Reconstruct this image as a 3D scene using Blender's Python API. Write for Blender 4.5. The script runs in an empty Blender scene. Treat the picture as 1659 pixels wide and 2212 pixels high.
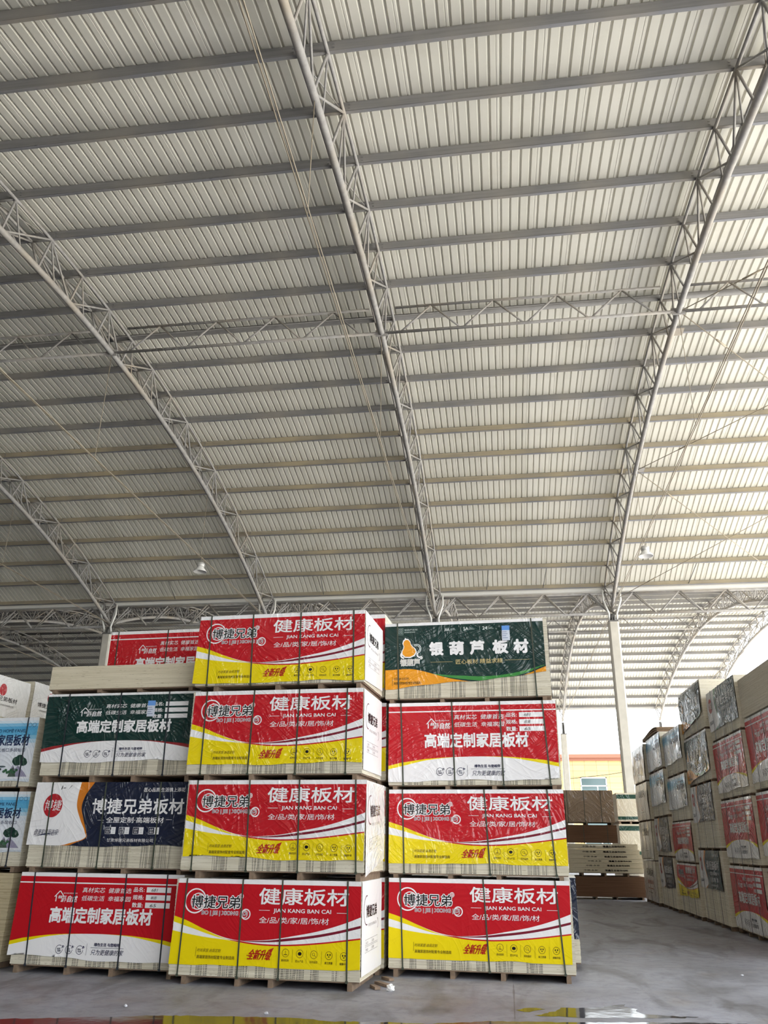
import bpy, math, random
import numpy as np
from mathutils import Vector, Matrix

# ------------------------------------------------------------------ camera, sky, sun, exposure
scn = bpy.context.scene
col = scn.collection
CAM_H = 1.632
cam_d = bpy.data.cameras.new('camera'); cam = bpy.data.objects.new('camera', cam_d); col.objects.link(cam)
cam_d.sensor_fit = 'VERTICAL'; cam_d.sensor_height = 36.0
cam_d.lens = 36.0 * 1746.93 / 2212.0
cam_d.clip_end = 1000
YAW, PITCH, ROLL = 0.14423, 0.38867, 0.011026
def _rotz(a, v): return Vector((math.cos(a)*v[0]-math.sin(a)*v[1], math.sin(a)*v[0]+math.cos(a)*v[1], v[2]))
_fw = Vector((0, math.cos(PITCH), math.sin(PITCH))); _up0 = Vector((0, -math.sin(PITCH), math.cos(PITCH))); _rt0 = Vector((1, 0, 0))
_rt = _rt0*math.cos(ROLL) + _up0*math.sin(ROLL); _up = -_rt0*math.sin(ROLL) + _up0*math.cos(ROLL)
_fw, _rt, _up = [_rotz(YAW, v) for v in (_fw, _rt, _up)]
mw = Matrix((_rt, _up, -_fw)).transposed().to_4x4(); mw.translation = Vector((0, 0, CAM_H))
cam.matrix_world = mw
scn.camera = cam

SKY, SUN, EXPO = 1.0, 3.4, 0.8
world = bpy.data.worlds.new('sky'); scn.world = world; world.use_nodes = True
bgn = world.node_tree.nodes['Background']; bgn.inputs[0].default_value = (0.90, 0.96, 1.0, 1); bgn.inputs[1].default_value = SKY * 3
sun_d = bpy.data.lights.new('sun', 'SUN'); sun = bpy.data.objects.new('sun', sun_d); col.objects.link(sun)
sun_d.energy = SUN * 3; sun_d.angle = 0.02; sun_d.color = (1.0, 0.96, 0.90)
sun.rotation_euler = Vector((-0.42, 0.13, -0.9)).to_track_quat('-Z', 'Y').to_euler()
scn.view_settings.view_transform = 'Standard'; scn.view_settings.look = 'None'
scn.view_settings.gamma = 1.0; scn.view_settings.use_curve_mapping = False
scn.view_settings.exposure = EXPO
scn.cycles.max_bounces = 7; scn.cycles.diffuse_bounces = 5; scn.cycles.glossy_bounces = 3
scn.cycles.transmission_bounces = 2; scn.cycles.caustics_reflective = False; scn.cycles.caustics_refractive = False
scn.cycles.use_denoising = True

# ------------------------------------------------------------------ materials
def srgb(r, g, b):
    f = lambda c: (c/255/12.92) if c/255 <= 0.04045 else ((c/255+0.055)/1.055)**2.4
    return (f(r), f(g), f(b), 1)
class NT:
    def __init__(s, name):
        s.m = bpy.data.materials.new(name); s.m.use_nodes = True; s.t = s.m.node_tree; s.b = s.t.nodes['Principled BSDF']
    def n(s, kind, **kw):
        nd = s.t.nodes.new(kind)
        for k, v in kw.items():
            if k.startswith('i_'):
                key = k[2:]; nd.inputs[int(key) if key.isdigit() else key].default_value = v
            else: setattr(nd, k, v)
        return nd
    def l(s, a, b): s.t.links.new(a, b)
    def ramp(s, src, stops):
        r = s.n('ShaderNodeValToRGB'); e = r.color_ramp.elements
        while len(e) < len(stops): e.new(0.5)
        for k, (p, c) in enumerate(stops): e[k].position = p; e[k].color = c if len(c) == 4 else (*c, 1)
        s.l(src, r.inputs[0]); return r.outputs[0]
    def math(s, op, a, b=None):
        m = s.n('ShaderNodeMath', operation=op)
        for k, v in enumerate((a, b)):
            if v is None: continue
            if isinstance(v, (int, float)): m.inputs[k].default_value = v
            else: s.l(v, m.inputs[k])
        return m.outputs[0]
    def mix(s, f, a, b, mode='MIX'):
        m = s.n('ShaderNodeMix', data_type='RGBA', blend_type=mode)
        for k, v in ((0, f), (6, a), (7, b)):
            if isinstance(v, (int, float)): m.inputs[k].default_value = v
            elif isinstance(v, tuple): m.inputs[k].default_value = v
            else: s.l(v, m.inputs[k])
        return m.outputs[2]
MATS = {}
def plain(name, rgb, rough=0.6, metal=0.0, spec=0.5, noise=0.0, nscale=6.0):
    if name in MATS: return MATS[name]
    k = NT(name); k.b.inputs['Roughness'].default_value = rough; k.b.inputs['Metallic'].default_value = metal
    k.b.inputs['Specular IOR Level'].default_value = spec
    c = srgb(*rgb)
    if noise:
        tc = k.n('ShaderNodeTexCoord'); nz = k.n('ShaderNodeTexNoise', i_Scale=nscale, i_Detail=6.0)
        k.l(tc.outputs['Object'], nz.inputs['Vector'])
        dk = tuple(x*(1-noise) for x in c[:3]) + (1,); lt = tuple(min(1, x*(1+noise)) for x in c[:3]) + (1,)
        k.l(k.ramp(nz.outputs[0], [(0.3, dk), (0.7, lt)]), k.b.inputs['Base Color'])
    else: k.b.inputs['Base Color'].default_value = c
    MATS[name] = k.m; return k.m

def wrinkle_group():
    g = bpy.data.node_groups.new('stretched film wrinkles', 'ShaderNodeTree')
    g.interface.new_socket('Vector', in_out='INPUT', socket_type='NodeSocketVector')
    g.interface.new_socket('Height', in_out='OUTPUT', socket_type='NodeSocketFloat')
    gi = g.nodes.new('NodeGroupInput'); go = g.nodes.new('NodeGroupOutput')
    info = g.nodes.new('ShaderNodeObjectInfo')
    add = g.nodes.new('ShaderNodeVectorMath'); add.operation = 'ADD'
    sc = g.nodes.new('ShaderNodeVectorMath'); sc.operation = 'SCALE'; sc.inputs[0].default_value = (37.0, 19.0, 0); 
    g.links.new(info.outputs['Random'], sc.inputs['Scale'])
    g.links.new(gi.outputs[0], add.inputs[0]); g.links.new(sc.outputs[0], add.inputs[1])
    warp = g.nodes.new('ShaderNodeTexNoise'); warp.inputs['Scale'].default_value = 1.6; warp.inputs['Detail'].default_value = 1
    g.links.new(add.outputs[0], warp.inputs['Vector'])
    wm = g.nodes.new('ShaderNodeVectorMath'); wm.operation = 'MULTIPLY_ADD'
    wm.inputs[1].default_value = (0.42, 0.42, 0)
    g.links.new(warp.outputs['Color'], wm.inputs[0]); g.links.new(add.outputs[0], wm.inputs[2])
    def nd(kind, op=None, **kw):
        n = g.nodes.new(kind)
        if op: n.operation = op
        for k, v in kw.items(): n.inputs[int(k[1:])].default_value = v
        return n
    total = None
    for ang, scl, pw, amp in ((0.75, (0.9, 7.5, 1), 9.0, 1.0), (-0.55, (0.8, 8.5, 1), 9.0, 1.0), (1.35, (0.8, 6.0, 1), 8.0, .8), (0.1, (5.0, 9.0, 1), 3.0, .22)):
        mp = nd('ShaderNodeMapping'); mp.inputs['Rotation'].default_value = (0, 0, ang); g.links.new(wm.outputs[0], mp.inputs['Vector'])
        mp2 = nd('ShaderNodeMapping'); mp2.inputs['Scale'].default_value = scl; mp2.inputs['Location'].default_value = (ang*9, ang*5, 0); g.links.new(mp.outputs[0], mp2.inputs['Vector'])
        nz = nd('ShaderNodeTexNoise'); nz.inputs['Scale'].default_value = 1.0; nz.inputs['Detail'].default_value = 2.0; nz.inputs['Roughness'].default_value = 0.5
        g.links.new(mp2.outputs[0], nz.inputs['Vector'])
        m1 = nd('ShaderNodeMath', 'MULTIPLY_ADD', _1=2.0, _2=-1.0); g.links.new(nz.outputs[0], m1.inputs[0])
        m2 = nd('ShaderNodeMath', 'ABSOLUTE'); g.links.new(m1.outputs[0], m2.inputs[0])
        m3 = nd('ShaderNodeMath', 'SUBTRACT', _0=1.0); g.links.new(m2.outputs[0], m3.inputs[1])
        m4 = nd('ShaderNodeMath', 'POWER', _1=pw); g.links.new(m3.outputs[0], m4.inputs[0])
        mk = nd('ShaderNodeTexNoise'); mk.inputs['Scale'].default_value = 1.7; mk.inputs['Detail'].default_value = 1.0
        of = nd('ShaderNodeVectorMath', 'ADD'); of.inputs[1].default_value = (ang*31, 7, 0); g.links.new(add.outputs[0], of.inputs[0]); g.links.new(of.outputs[0], mk.inputs['Vector'])
        mr = nd('ShaderNodeMapRange'); mr.inputs[1].default_value = .40; mr.inputs[2].default_value = .58; g.links.new(mk.outputs[0], mr.inputs[0])
        m5 = nd('ShaderNodeMath', 'MULTIPLY'); g.links.new(m4.outputs[0], m5.inputs[0]); g.links.new(mr.outputs[0], m5.inputs[1])
        m6 = nd('ShaderNodeMath', 'MULTIPLY', _1=amp); g.links.new(m5.outputs[0], m6.inputs[0])
        if total is None: total = m6
        else:
            q = nd('ShaderNodeMath', 'ADD'); g.links.new(total.outputs[0], q.inputs[0]); g.links.new(m6.outputs[0], q.inputs[1]); total = q
    g.links.new(total.outputs[0], go.inputs[0])
    return g
WG = wrinkle_group()
def ink(rgb, film):
    """printed sheet; film 0 = bare paper, 1 = under stretched plastic, 2 = under slack crumpled plastic"""
    name = 'print %d %d %d film %d' % (*rgb, film)
    if name in MATS: return MATS[name]
    k = NT(name); b = k.b
    b.inputs['Base Color'].default_value = srgb(*rgb); b.inputs['Roughness'].default_value = 0.5
    b.inputs['Specular IOR Level'].default_value = 0.15 if film else 0.25
    uv = k.n('ShaderNodeUVMap'); w = k.n('ShaderNodeGroup'); w.node_tree = WG; k.l(uv.outputs[0], w.inputs[0])
    bp = k.n('ShaderNodeBump', i_Strength=1.0); bp.inputs['Distance'].default_value = (0.002, 0.028, 0.04)[film]
    k.l(w.outputs[0], bp.inputs['Height'])
    if film:
        b.inputs['Coat Weight'].default_value = (0, 1.0, 0.8)[film]; b.inputs['Coat Roughness'].default_value = (0, 0.09, 0.14)[film]
        b.inputs['Coat IOR'].default_value = (1, 1.5, 1.42)[film]
        k.l(bp.outputs[0], b.inputs['Coat Normal'])
        bp2 = k.n('ShaderNodeBump', i_Strength=1.0); bp2.inputs['Distance'].default_value = (0, 0.003, 0.004)[film]
        k.l(w.outputs[0], bp2.inputs['Height']); k.l(bp2.outputs[0], b.inputs['Normal'])
    else:
        k.l(bp.outputs[0], b.inputs['Normal'])
    MATS[name] = k.m; return k.m

def board_mat(name, c1, c2, dashes):
    k = NT(name); b = k.b; b.inputs['Roughness'].default_value = 0.75; b.inputs['Specular IOR Level'].default_value = 0.2
    tc = k.n('ShaderNodeTexCoord'); sx = k.n('ShaderNodeSeparateXYZ'); k.l(tc.outputs['Object'], sx.inputs[0])
    info = k.n('ShaderNodeObjectInfo')
    mp = k.n('ShaderNodeMapping'); mp.inputs['Scale'].default_value = (1.2, 1.2, 55)
    off = k.math('MULTIPLY', info.outputs['Random'], 50)
    cb = k.n('ShaderNodeCombineXYZ'); k.l(off, cb.inputs[0]); k.l(cb.outputs[0], mp.inputs['Location']); k.l(tc.outputs['Object'], mp.inputs[0])
    nz = k.n('ShaderNodeTexNoise', i_Scale=1.0, i_Detail=4.0); k.l(mp.outputs[0], nz.inputs['Vector'])
    cc = k.ramp(nz.outputs[0], [(0.3, srgb(*c1)), (0.68, srgb(*c2))])
    # thin dark knots and glue lines
    mp2 = k.n('ShaderNodeMapping'); mp2.inputs['Scale'].default_value = (7, 7, 160); k.l(tc.outputs['Object'], mp2.inputs[0])
    n2 = k.n('ShaderNodeTexNoise', i_Scale=1.0, i_Detail=2.0); k.l(mp2.outputs[0], n2.inputs['Vector'])
    cc = k.mix(k.math('GREATER_THAN', n2.outputs[0], 0.69), cc, srgb(120, 98, 70))
    if dashes:
        # stamped marks along the board edges: groups of short dark dashes, one row per board
        g = k.n('ShaderNodeTexNoise', noise_dimensions='1D', i_Scale=5.5, i_Detail=1.0)
        k.l(k.math('ADD', sx.outputs[0], off), g.inputs['W'])
        grp = k.math('GREATER_THAN', g.outputs[0], 0.45)
        d = k.n('ShaderNodeTexNoise', noise_dimensions='2D', i_Scale=1.0, i_Detail=1.0)
        fl = k.math('FLOOR', k.math('MULTIPLY', sx.outputs[2], 1/0.018))
        cv = k.n('ShaderNodeCombineXYZ'); k.l(k.math('MULTIPLY', sx.outputs[0], 60), cv.inputs[0]); k.l(k.math('MULTIPLY', fl, 0.03), cv.inputs[1])
        k.l(cv.outputs[0], d.inputs['Vector'])
        dash = k.math('GREATER_THAN', d.outputs[0], 0.45)
        fr = k.math('FRACT', k.math('MULTIPLY', sx.outputs[2], 1/0.018))
        row = k.math('MULTIPLY', k.math('GREATER_THAN', fr, 0.25), k.math('LESS_THAN', fr, 0.8))
        edge = k.math('LESS_THAN', k.math('ABSOLUTE', sx.outputs[0]), 0.95)
        ge = k.n('ShaderNodeNewGeometry'); vt = k.n('ShaderNodeVectorTransform', vector_type='NORMAL', convert_from='WORLD', convert_to='OBJECT')
        k.l(ge.outputs['Normal'], vt.inputs[0]); sn = k.n('ShaderNodeSeparateXYZ'); k.l(vt.outputs[0], sn.inputs[0])
        front = k.math('LESS_THAN', sn.outputs[1], -0.5)
        m = k.math('MULTIPLY', k.math('MULTIPLY', grp, dash), k.math('MULTIPLY', row, k.math('MULTIPLY', edge, front)))
        cc = k.mix(k.math('MULTIPLY', m, dashes), cc, srgb(44, 42, 38))
    k.l(cc, b.inputs['Base Color'])
    return k.m
BOARD = board_mat('pale board edges with stamped marks', (194, 185, 164), (224, 217, 200), 0.8)
BOARDF = board_mat('pale board edges with faint marks', (218, 208, 186), (238, 231, 216), 0.4)  # lightened copy of the board colour to offset dim light on the aisle row
BOARDP = board_mat('plain pale board edges', (202, 191, 166), (220, 210, 188), 0)
BOARDG = board_mat('greyish board edges', (168, 152, 122), (204, 190, 158), 0)
BROWN = board_mat('brown fibreboard edges', (104, 76, 58), (122, 92, 72), 0)
KRAFT = board_mat('tan fibreboard edges', (150, 124, 100), (170, 144, 118), 0)
BOARDL = board_mat('pale slab edges', (206, 196, 178), (224, 216, 202), 0)
WOOD = plain('raw pallet wood', (128, 108, 90), 0.8, noise=0.25, nscale=14)
STRAP = plain('dark green strap', (62, 68, 56), 0.45, noise=0.15)
STRAPB = plain('blackish strap', (40, 44, 52), 0.45)
PAPER = plain('white wrapping paper', (228, 226, 222), 0.6, noise=0.05, nscale=9)

def steel(name, c, stain, rough=0.55, stretch=(0.25, 6, 6)):
    k = NT(name); b = k.b; b.inputs['Roughness'].default_value = rough; b.inputs['Specular IOR Level'].default_value = 0.4
    tc = k.n('ShaderNodeTexCoord'); mp = k.n('ShaderNodeMapping'); mp.inputs['Scale'].default_value = stretch
    k.l(tc.outputs['Object'], mp.inputs[0]); nz = k.n('ShaderNodeTexNoise', i_Scale=2.0, i_Detail=6.0, i_Roughness=0.65); k.l(mp.outputs[0], nz.inputs[0])
    c1 = k.ramp(nz.outputs[0], [(0.35, srgb(*[x*0.88 for x in c])), (0.62, srgb(*c))])
    n2 = k.n('ShaderNodeTexNoise', i_Scale=0.55, i_Detail=5.0); k.l(tc.outputs['Object'], n2.inputs[0])
    f = k.ramp(n2.outputs[0], [(0.45, (0, 0, 0)), (0.72, (1, 1, 1))])
    k.l(k.mix(f, c1, srgb(*stain)), b.inputs['Base Color']); return k.m
PURLIN = steel('galvanised purlin flange', (134, 134, 138), (150, 142, 128))
PURLINW = steel('tan purlin web', (164, 154, 136), (180, 166, 138))  # lighter and tanner than the grey web, for the purlins nearest the valley
PURLING = steel('grey purlin web with pale scuffs', (140, 138, 138), (152, 147, 140))
TUBE = steel('grey painted steel tube', (164, 161, 158), (166, 154, 136), 0.62, (3, 3, 3))
ROD = plain('steel rod', (160, 148, 128), 0.55)
DARKST = plain('dark steel tube', (110, 108, 106), 0.5, noise=0.1)
def sheet_mat():
    k = NT('cream corrugated roof sheet'); b = k.b; b.inputs['Roughness'].default_value = 0.5; b.inputs['Specular IOR Level'].default_value = 0.4
    tc = k.n('ShaderNodeTexCoord'); mp = k.n('ShaderNodeMapping'); mp.inputs['Scale'].default_value = (1.22, 0.05, 0.05)
    k.l(tc.outputs['Object'], mp.inputs[0]); nz = k.n('ShaderNodeTexNoise', i_Scale=1.0, i_Detail=3.0); k.l(mp.outputs[0], nz.inputs[0])
    a = k.ramp(nz.outputs[0], [(0.3, srgb(211, 208, 196)), (0.7, srgb(222, 219, 208))])
    n2 = k.n('ShaderNodeTexNoise', i_Scale=0.7, i_Detail=6.0, i_Roughness=0.7); k.l(tc.outputs['Object'], n2.inputs[0])
    f = k.ramp(n2.outputs[0], [(0.55, (0, 0, 0)), (0.8, (0.45, 0.45, 0.45))])
    k.l(k.mix(f, a, srgb(188, 182, 164)), b.inputs['Base Color']); return k.m
SHEET = sheet_mat()
CONC = plain('column concrete', (208, 202, 190), 0.8, noise=0.08, nscale=3)
PVC = plain('white plastic pipe', (228, 226, 220), 0.4)
def floor_mat():
    k = NT('worn concrete floor'); b = k.b; b.inputs['Specular IOR Level'].default_value = 0.35
    tc = k.n('ShaderNodeTexCoord'); o = tc.outputs['Object']
    n1 = k.n('ShaderNodeTexNoise', i_Scale=0.55, i_Detail=8.0, i_Roughness=0.62); k.l(o, n1.inputs[0])
    c = k.ramp(n1.outputs[0], [(0.3, srgb(120, 120, 126)), (0.5, srgb(142, 143, 152)), (0.7, srgb(158, 160, 172))])
    mp = k.n('ShaderNodeMapping'); mp.inputs['Scale'].default_value = (1.5, 0.45, 1); mp.inputs['Rotation'].default_value = (0, 0, -0.35); k.l(o, mp.inputs[0])
    n2 = k.n('ShaderNodeTexNoise', i_Scale=0.9, i_Detail=7.0, i_Distortion=1.2); k.l(mp.outputs[0], n2.inputs[0])
    c = k.mix(k.ramp(n2.outputs[0], [(0.50, (0, 0, 0)), (0.68, (0.75, 0.75, 0.75))]), c, srgb(92, 90, 92))
    n3 = k.n('ShaderNodeTexNoise', i_Scale=1.3, i_Detail=5.0); k.l(o, n3.inputs[0])
    c = k.mix(k.ramp(n3.outputs[0], [(0.58, (0, 0, 0)), (0.78, (0.5, 0.5, 0.5))]), c, srgb(146, 136, 126))
    n4 = k.n('ShaderNodeTexNoise', i_Scale=4.5, i_Detail=9.0, i_Roughness=0.72, i_Distortion=0.5); k.l(o, n4.inputs[0])
    c = k.mix(1.0, c, k.ramp(n4.outputs[0], [(0.32, (.72, .71, .70)), (0.52, (1, 1, 1)), (0.75, (1.14, 1.13, 1.12))]), 'MULTIPLY')
    sp = k.n('ShaderNodeTexNoise', i_Scale=38.0, i_Detail=2.0); k.l(o, sp.inputs[0])
    c = k.mix(k.ramp(sp.outputs[0], [(0.69, (0, 0, 0)), (0.73, (0.7, 0.7, 0.7))]), c, srgb(90, 84, 80))
    s = k.n('ShaderNodeSeparateXYZ'); k.l(o, s.inputs[0])
    wob = k.math('MULTIPLY', k.math('SUBTRACT', n3.outputs[0], 0.5), 0.05)
    jx = k.math('LESS_THAN', k.math('ABSOLUTE', k.math('ADD', k.math('SUBTRACT', k.math('PINGPONG', k.math('ADD', s.outputs[0], 6.0), 3.0), 0.0), wob)), 0.007)
    jy = k.math('LESS_THAN', k.math('ABSOLUTE', k.math('ADD', k.math('PINGPONG', k.math('ADD', s.outputs[1], 4.15), 3.0), wob)), 0.012)
    c = k.mix(k.math('MULTIPLY', k.math('MAXIMUM', jx, jy), 0.6), c, srgb(80, 76, 74))
    k.l(c, b.inputs['Base Color'])
    k.l(k.ramp(n1.outputs[0], [(0.3, (0.42,)*3), (0.7, (0.7,)*3)]), b.inputs['Roughness'])
    bp = k.n('ShaderNodeBump', i_Strength=0.25); bp.inputs['Distance'].default_value = 0.01; k.l(n1.outputs[0], bp.inputs['Height']); k.l(bp.outputs[0], b.inputs['Normal'])
    return k.m
FLOOR = floor_mat()
YARD = plain('sunlit yard concrete', (204, 201, 194), 0.9, noise=0.1, nscale=0.4)
WALL = plain('grey sheet wall', (120, 120, 116), 0.8, noise=0.08)

# ------------------------------------------------------------------ mesh helpers
class MB:
    def __init__(s): s.v = []; s.f = []; s.m = []; s.smooth = []
    def add(s, vs, fs, mi=0, sm=False):
        o = len(s.v); s.v += [tuple(p) for p in vs]; s.f += [tuple(i+o for i in f) for f in fs]; s.m += [mi]*len(fs); s.smooth += [sm]*len(fs); return s
    def box(s, x0, y0, z0, x1, y1, z1, mi=0):
        v = [(x0,y0,z0),(x1,y0,z0),(x1,y1,z0),(x0,y1,z0),(x0,y0,z1),(x1,y0,z1),(x1,y1,z1),(x0,y1,z1)]
        return s.add(v, [(3,2,1,0),(4,5,6,7),(0,1,5,4),(1,2,6,5),(2,3,7,6),(3,0,4,7)], mi)
    def tube(s, pts, r, n=8, mi=0, cap=True):
        pts = [Vector(p) for p in pts]; vs = []; fs = []; up = None
        for i, p in enumerate(pts):
            d = (pts[min(i+1, len(pts)-1)] - pts[max(i-1, 0)]).normalized()
            ref = Vector((1, 0, 0)) if abs(d.x) < 0.9 else Vector((0, 0, 1))
            a = d.cross(ref).normalized(); b = d.cross(a)
            for k in range(n):
                t = 2*math.pi*k/n; vs.append(p + a*(r*math.cos(t)) + b*(r*math.sin(t)))
        for i in range(len(pts)-1):
            for k in range(n):
                q = (k+1) % n; fs.append((i*n+k, i*n+q, (i+1)*n+q, (i+1)*n+k))
        if cap: fs += [tuple(range(n))[::-1], tuple((len(pts)-1)*n+k for k in range(n))]
        return s.add(vs, fs, mi, n > 4)
    def lathe(s, prof, n=20, mi=0, c=(0, 0, 0)):
        vs = []; fs = []
        for (r, z) in prof:
            for k in range(n): t = 2*math.pi*k/n; vs.append((c[0]+r*math.cos(t), c[1]+r*math.sin(t), c[2]+z))
        for i in range(len(prof)-1):
            for k in range(n): q = (k+1) % n; fs.append((i*n+k, i*n+q, (i+1)*n+q, (i+1)*n+k))
        return s.add(vs, fs, mi, True)
    def mesh(s, name, mats):
        me = bpy.data.meshes.new(name); me.from_pydata(s.v, [], s.f)
        for m in (mats if isinstance(mats, (list, tuple)) else [mats]): me.materials.append(m)
        me.polygons.foreach_set('material_index', s.m); me.polygons.foreach_set('use_smooth', s.smooth); me.update(); return me
    def build(s, name, mats, parent=None, loc=None):
        o = bpy.data.objects.new(name, s.mesh(name, mats)); col.objects.link(o)
        if parent: o.parent = parent
        if loc: o.location = loc
        return o
def tag(o, label=None, cat=None, group=None, kind=None):
    if label: o['label'] = label
    if cat: o['category'] = cat
    if group: o['group'] = group
    if kind: o['kind'] = kind
    return o
def empty(name, loc=(0, 0, 0), rz=0.0):
    o = bpy.data.objects.new(name, None); col.objects.link(o); o.location = loc; o.rotation_euler = (0, 0, rz); o.empty_display_size = 0.2; return o
def inst(name, me, parent, loc=(0, 0, 0), rot=(0, 0, 0)):
    o = bpy.data.objects.new(name, me); col.objects.link(o); o.parent = parent; o.location = loc; o.rotation_euler = rot; return o
def copy_tree(o, parent=None):
    c = o.copy(); col.objects.link(c); c.parent = parent
    for ch in list(o.children): copy_tree(ch, c)
    return c
ORD = ['first','second','third','fourth','fifth','sixth','seventh','eighth','ninth','tenth','eleventh','twelfth','thirteenth','fourteenth','fifteenth','sixteenth',
       'seventeenth','eighteenth','nineteenth','twentieth','twenty-first','twenty-second','twenty-third','twenty-fourth','twenty-fifth']

# ------------------------------------------------------------------ building shell
V, VC, ZC, R, U0, S = 34.276, 17.679, -30.769, 44.79, -17.681, 7.5
SPAN = 2*(V-VC); XR, XL = 16.35, -48.0
def uk(k): return U0 + S*k
def arc(r, a, vc=VC): return (vc + r*math.sin(a), ZC + r*math.cos(a))

b = MB(); b.box(XL, -32.1, -0.3, XR, V+SPAN+0.6, 0.0); tag(b.build('floor', FLOOR), kind='structure')
b = MB(); b.box(-150, -120, -0.6, 150, 190, -0.32)
b.box(XR, -120, -0.32, 150, 190, -0.02); b.box(-150, V+SPAN+0.6, -0.32, XR, 190, -0.02); b.box(-150, -120, -0.32, XR, -32.1, -0.02); b.box(-150, -32.1, -0.32, XL, V+SPAN+0.6, -0.02)
tag(b.build('ground', YARD), kind='structure')
b = MB(); b.box(XL-0.2, -32.1, 0, XL, V+SPAN, 15.5); tag(b.build('wall_left', WALL), kind='structure')
b = MB(); b.box(XL, -32.3, 0, 7, -32.1, 11.6); tag(b.build('wall_front', WALL), kind='structure')
b = MB(); b.box(XL, V+SPAN+0.3, 0, -5.5, V+SPAN+0.5, 10.2); tag(b.build('wall_back', WALL), kind='structure')

def ceiling_mesh():
    RS = R + 0.99; a1 = math.asin((V-VC-0.12)/RS); N = 44
    pitch = 0.205; prof = []; x = XL; i = 0
    while x < XR - pitch:
        if i % 4 == 0: prof += [(x+0.012, 0.0), (x+0.016, 0.007), (x+0.028, 0.007), (x+0.032, 0.0)]
        prof += [(x+0.066, 0.0), (x+0.084, 0.040), (x+0.110, 0.040), (x+0.128, 0.0)]
        x += pitch; i += 1
    prof = [(XL, 0.0)] + prof + [(XR, 0.0)]
    vs = []; fs = []
    for j in range(N+1):
        a = -a1 + 2*a1*j/N
        for (x, dz) in prof:
            y, z = arc(RS+dz, a, 0.0); vs.append((x, y, z))
    n = len(prof)
    for j in range(N):
        for i in range(n-1): fs.append((j*n+i, j*n+i+1, (j+1)*n+i+1, (j+1)*n+i))
    m = MB().add(vs, fs); return m.mesh('ceiling', SHEET)
cme = ceiling_mesh()
for vc in (VC, VC+SPAN, VC-SPAN):
    o = bpy.data.objects.new('ceiling', cme); col.objects.link(o); o.location = (0, vc, 0); tag(o, kind='structure')

# arched trusses ------------------------------------------------------------
NODES = [(-8.09+1.4365*j)/R for j in range(-5, 18)]
A_S = math.asin((V-VC)/R); DEP, HW = 0.75, 0.25
def P3(x, r, a): y, z = arc(r, a, 0.0); return (x, y, z)
def make_truss():
    root = empty('roof_truss')
    aa = [-A_S + 2*A_S*i/40 for i in range(41)]
    MB().tube([P3(0, R, a) for a in aa], 0.075, 12).build('lower_chord', TUBE, root)
    bb = [-0.371 + 0.742*i/40 for i in range(41)]
    for sx in (-1, 1):
        MB().tube([(0, *arc(R, sx*0, 0.0))]*0 + [P3(sx*HW, R+DEP, a) for a in bb], 0.036, 8).build('upper_chord', TUBE, root)
    w = MB()
    for i, a in enumerate(NODES[:-1]):
        a2 = NODES[i+1]
        for sx in (-1, 1):
            if i % 2 == 0: w.tube([P3(sx*HW, R+DEP, a), P3(0, R, a2)], 0.026, 6)
            else: w.tube([P3(0, R, a), P3(sx*HW, R+DEP, a2)], 0.026, 6)
            w.tube([P3(sx*HW, R+DEP, a), P3(0, R, (a+a2)/2)], 0.02, 6)
        if i % 2: w.tube([P3(-HW, R+DEP, a), P3(HW, R+DEP, a2)], 0.014, 6)
    for sx in (-1, 1):
        for s2 in (-1, 1):
            w.tube([P3(s2*HW, R+DEP, sx*0.371), P3(0, R, sx*A_S)], 0.03, 6)
            w.tube([P3(s2*HW, R+DEP, sx*0.371), P3(0, R, sx*(A_S-0.02))], 0.02, 6)
    w.build('web_lattice', TUBE, root)
    for a in NODES:
        m = MB(); m.tube([P3(-HW, R+DEP, a), P3(HW, R+DEP, a)], 0.028, 6)
        for sx in (-1, 1): m.tube([P3(sx*HW, R+DEP, a), P3(0, R, a)], 0.026, 6)
        m.box(-0.09, *arc(R+DEP, a, 0.0), 0.09, arc(R+DEP, a, 0.0)[0]+0.02, arc(R+DEP, a, 0.0)[1]+0.1)
        m.build('strut', TUBE, root)
    ys, zs = arc(R, A_S, 0.0)
    m = MB()
    for dx in (-0.03, 0.03): m.tube([(dx, -ys, zs+0.02), (dx*0.6, 0, zs-0.03), (dx, ys, zs+0.02)], 0.011, 6)
    m.build('tie_rod', ROD, root)
    for y in (-7.95, 0.0, 7.95):
        zt = ZC + math.sqrt(R*R-y*y)
        MB().tube([(0, y, zs-0.03), (0, y+0.02, zt)], 0.008, 6).build('hanger', ROD, root)
    return root
tr0 = make_truss()
def roof_set(vc, ks, name):
    for i, k in enumerate(ks):
        t = tr0 if (vc == VC and i == 0) else copy_tree(tr0)
        t.location = (uk(k), vc, 0)
        if k == 4.55: t.location.x = XR - 0.28; lab = 'arched grey lattice truss at the open gable end of the %s' % name
        else:
            lab = 'arched grey truss of the %s, %s from the open gable' % (name, ORD[int(4-k)])
        tag(t, lab, 'roof truss', 'roof trusses of the %s' % name)
roof_set(VC, [3, 2, 1, 0, 4, -1], 'vault above the stacks')
roof_set(VC+SPAN, [4.55, 4, 3, 2, 1, 0, -1, -2, -3], 'vault beyond the valley gutter')

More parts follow.
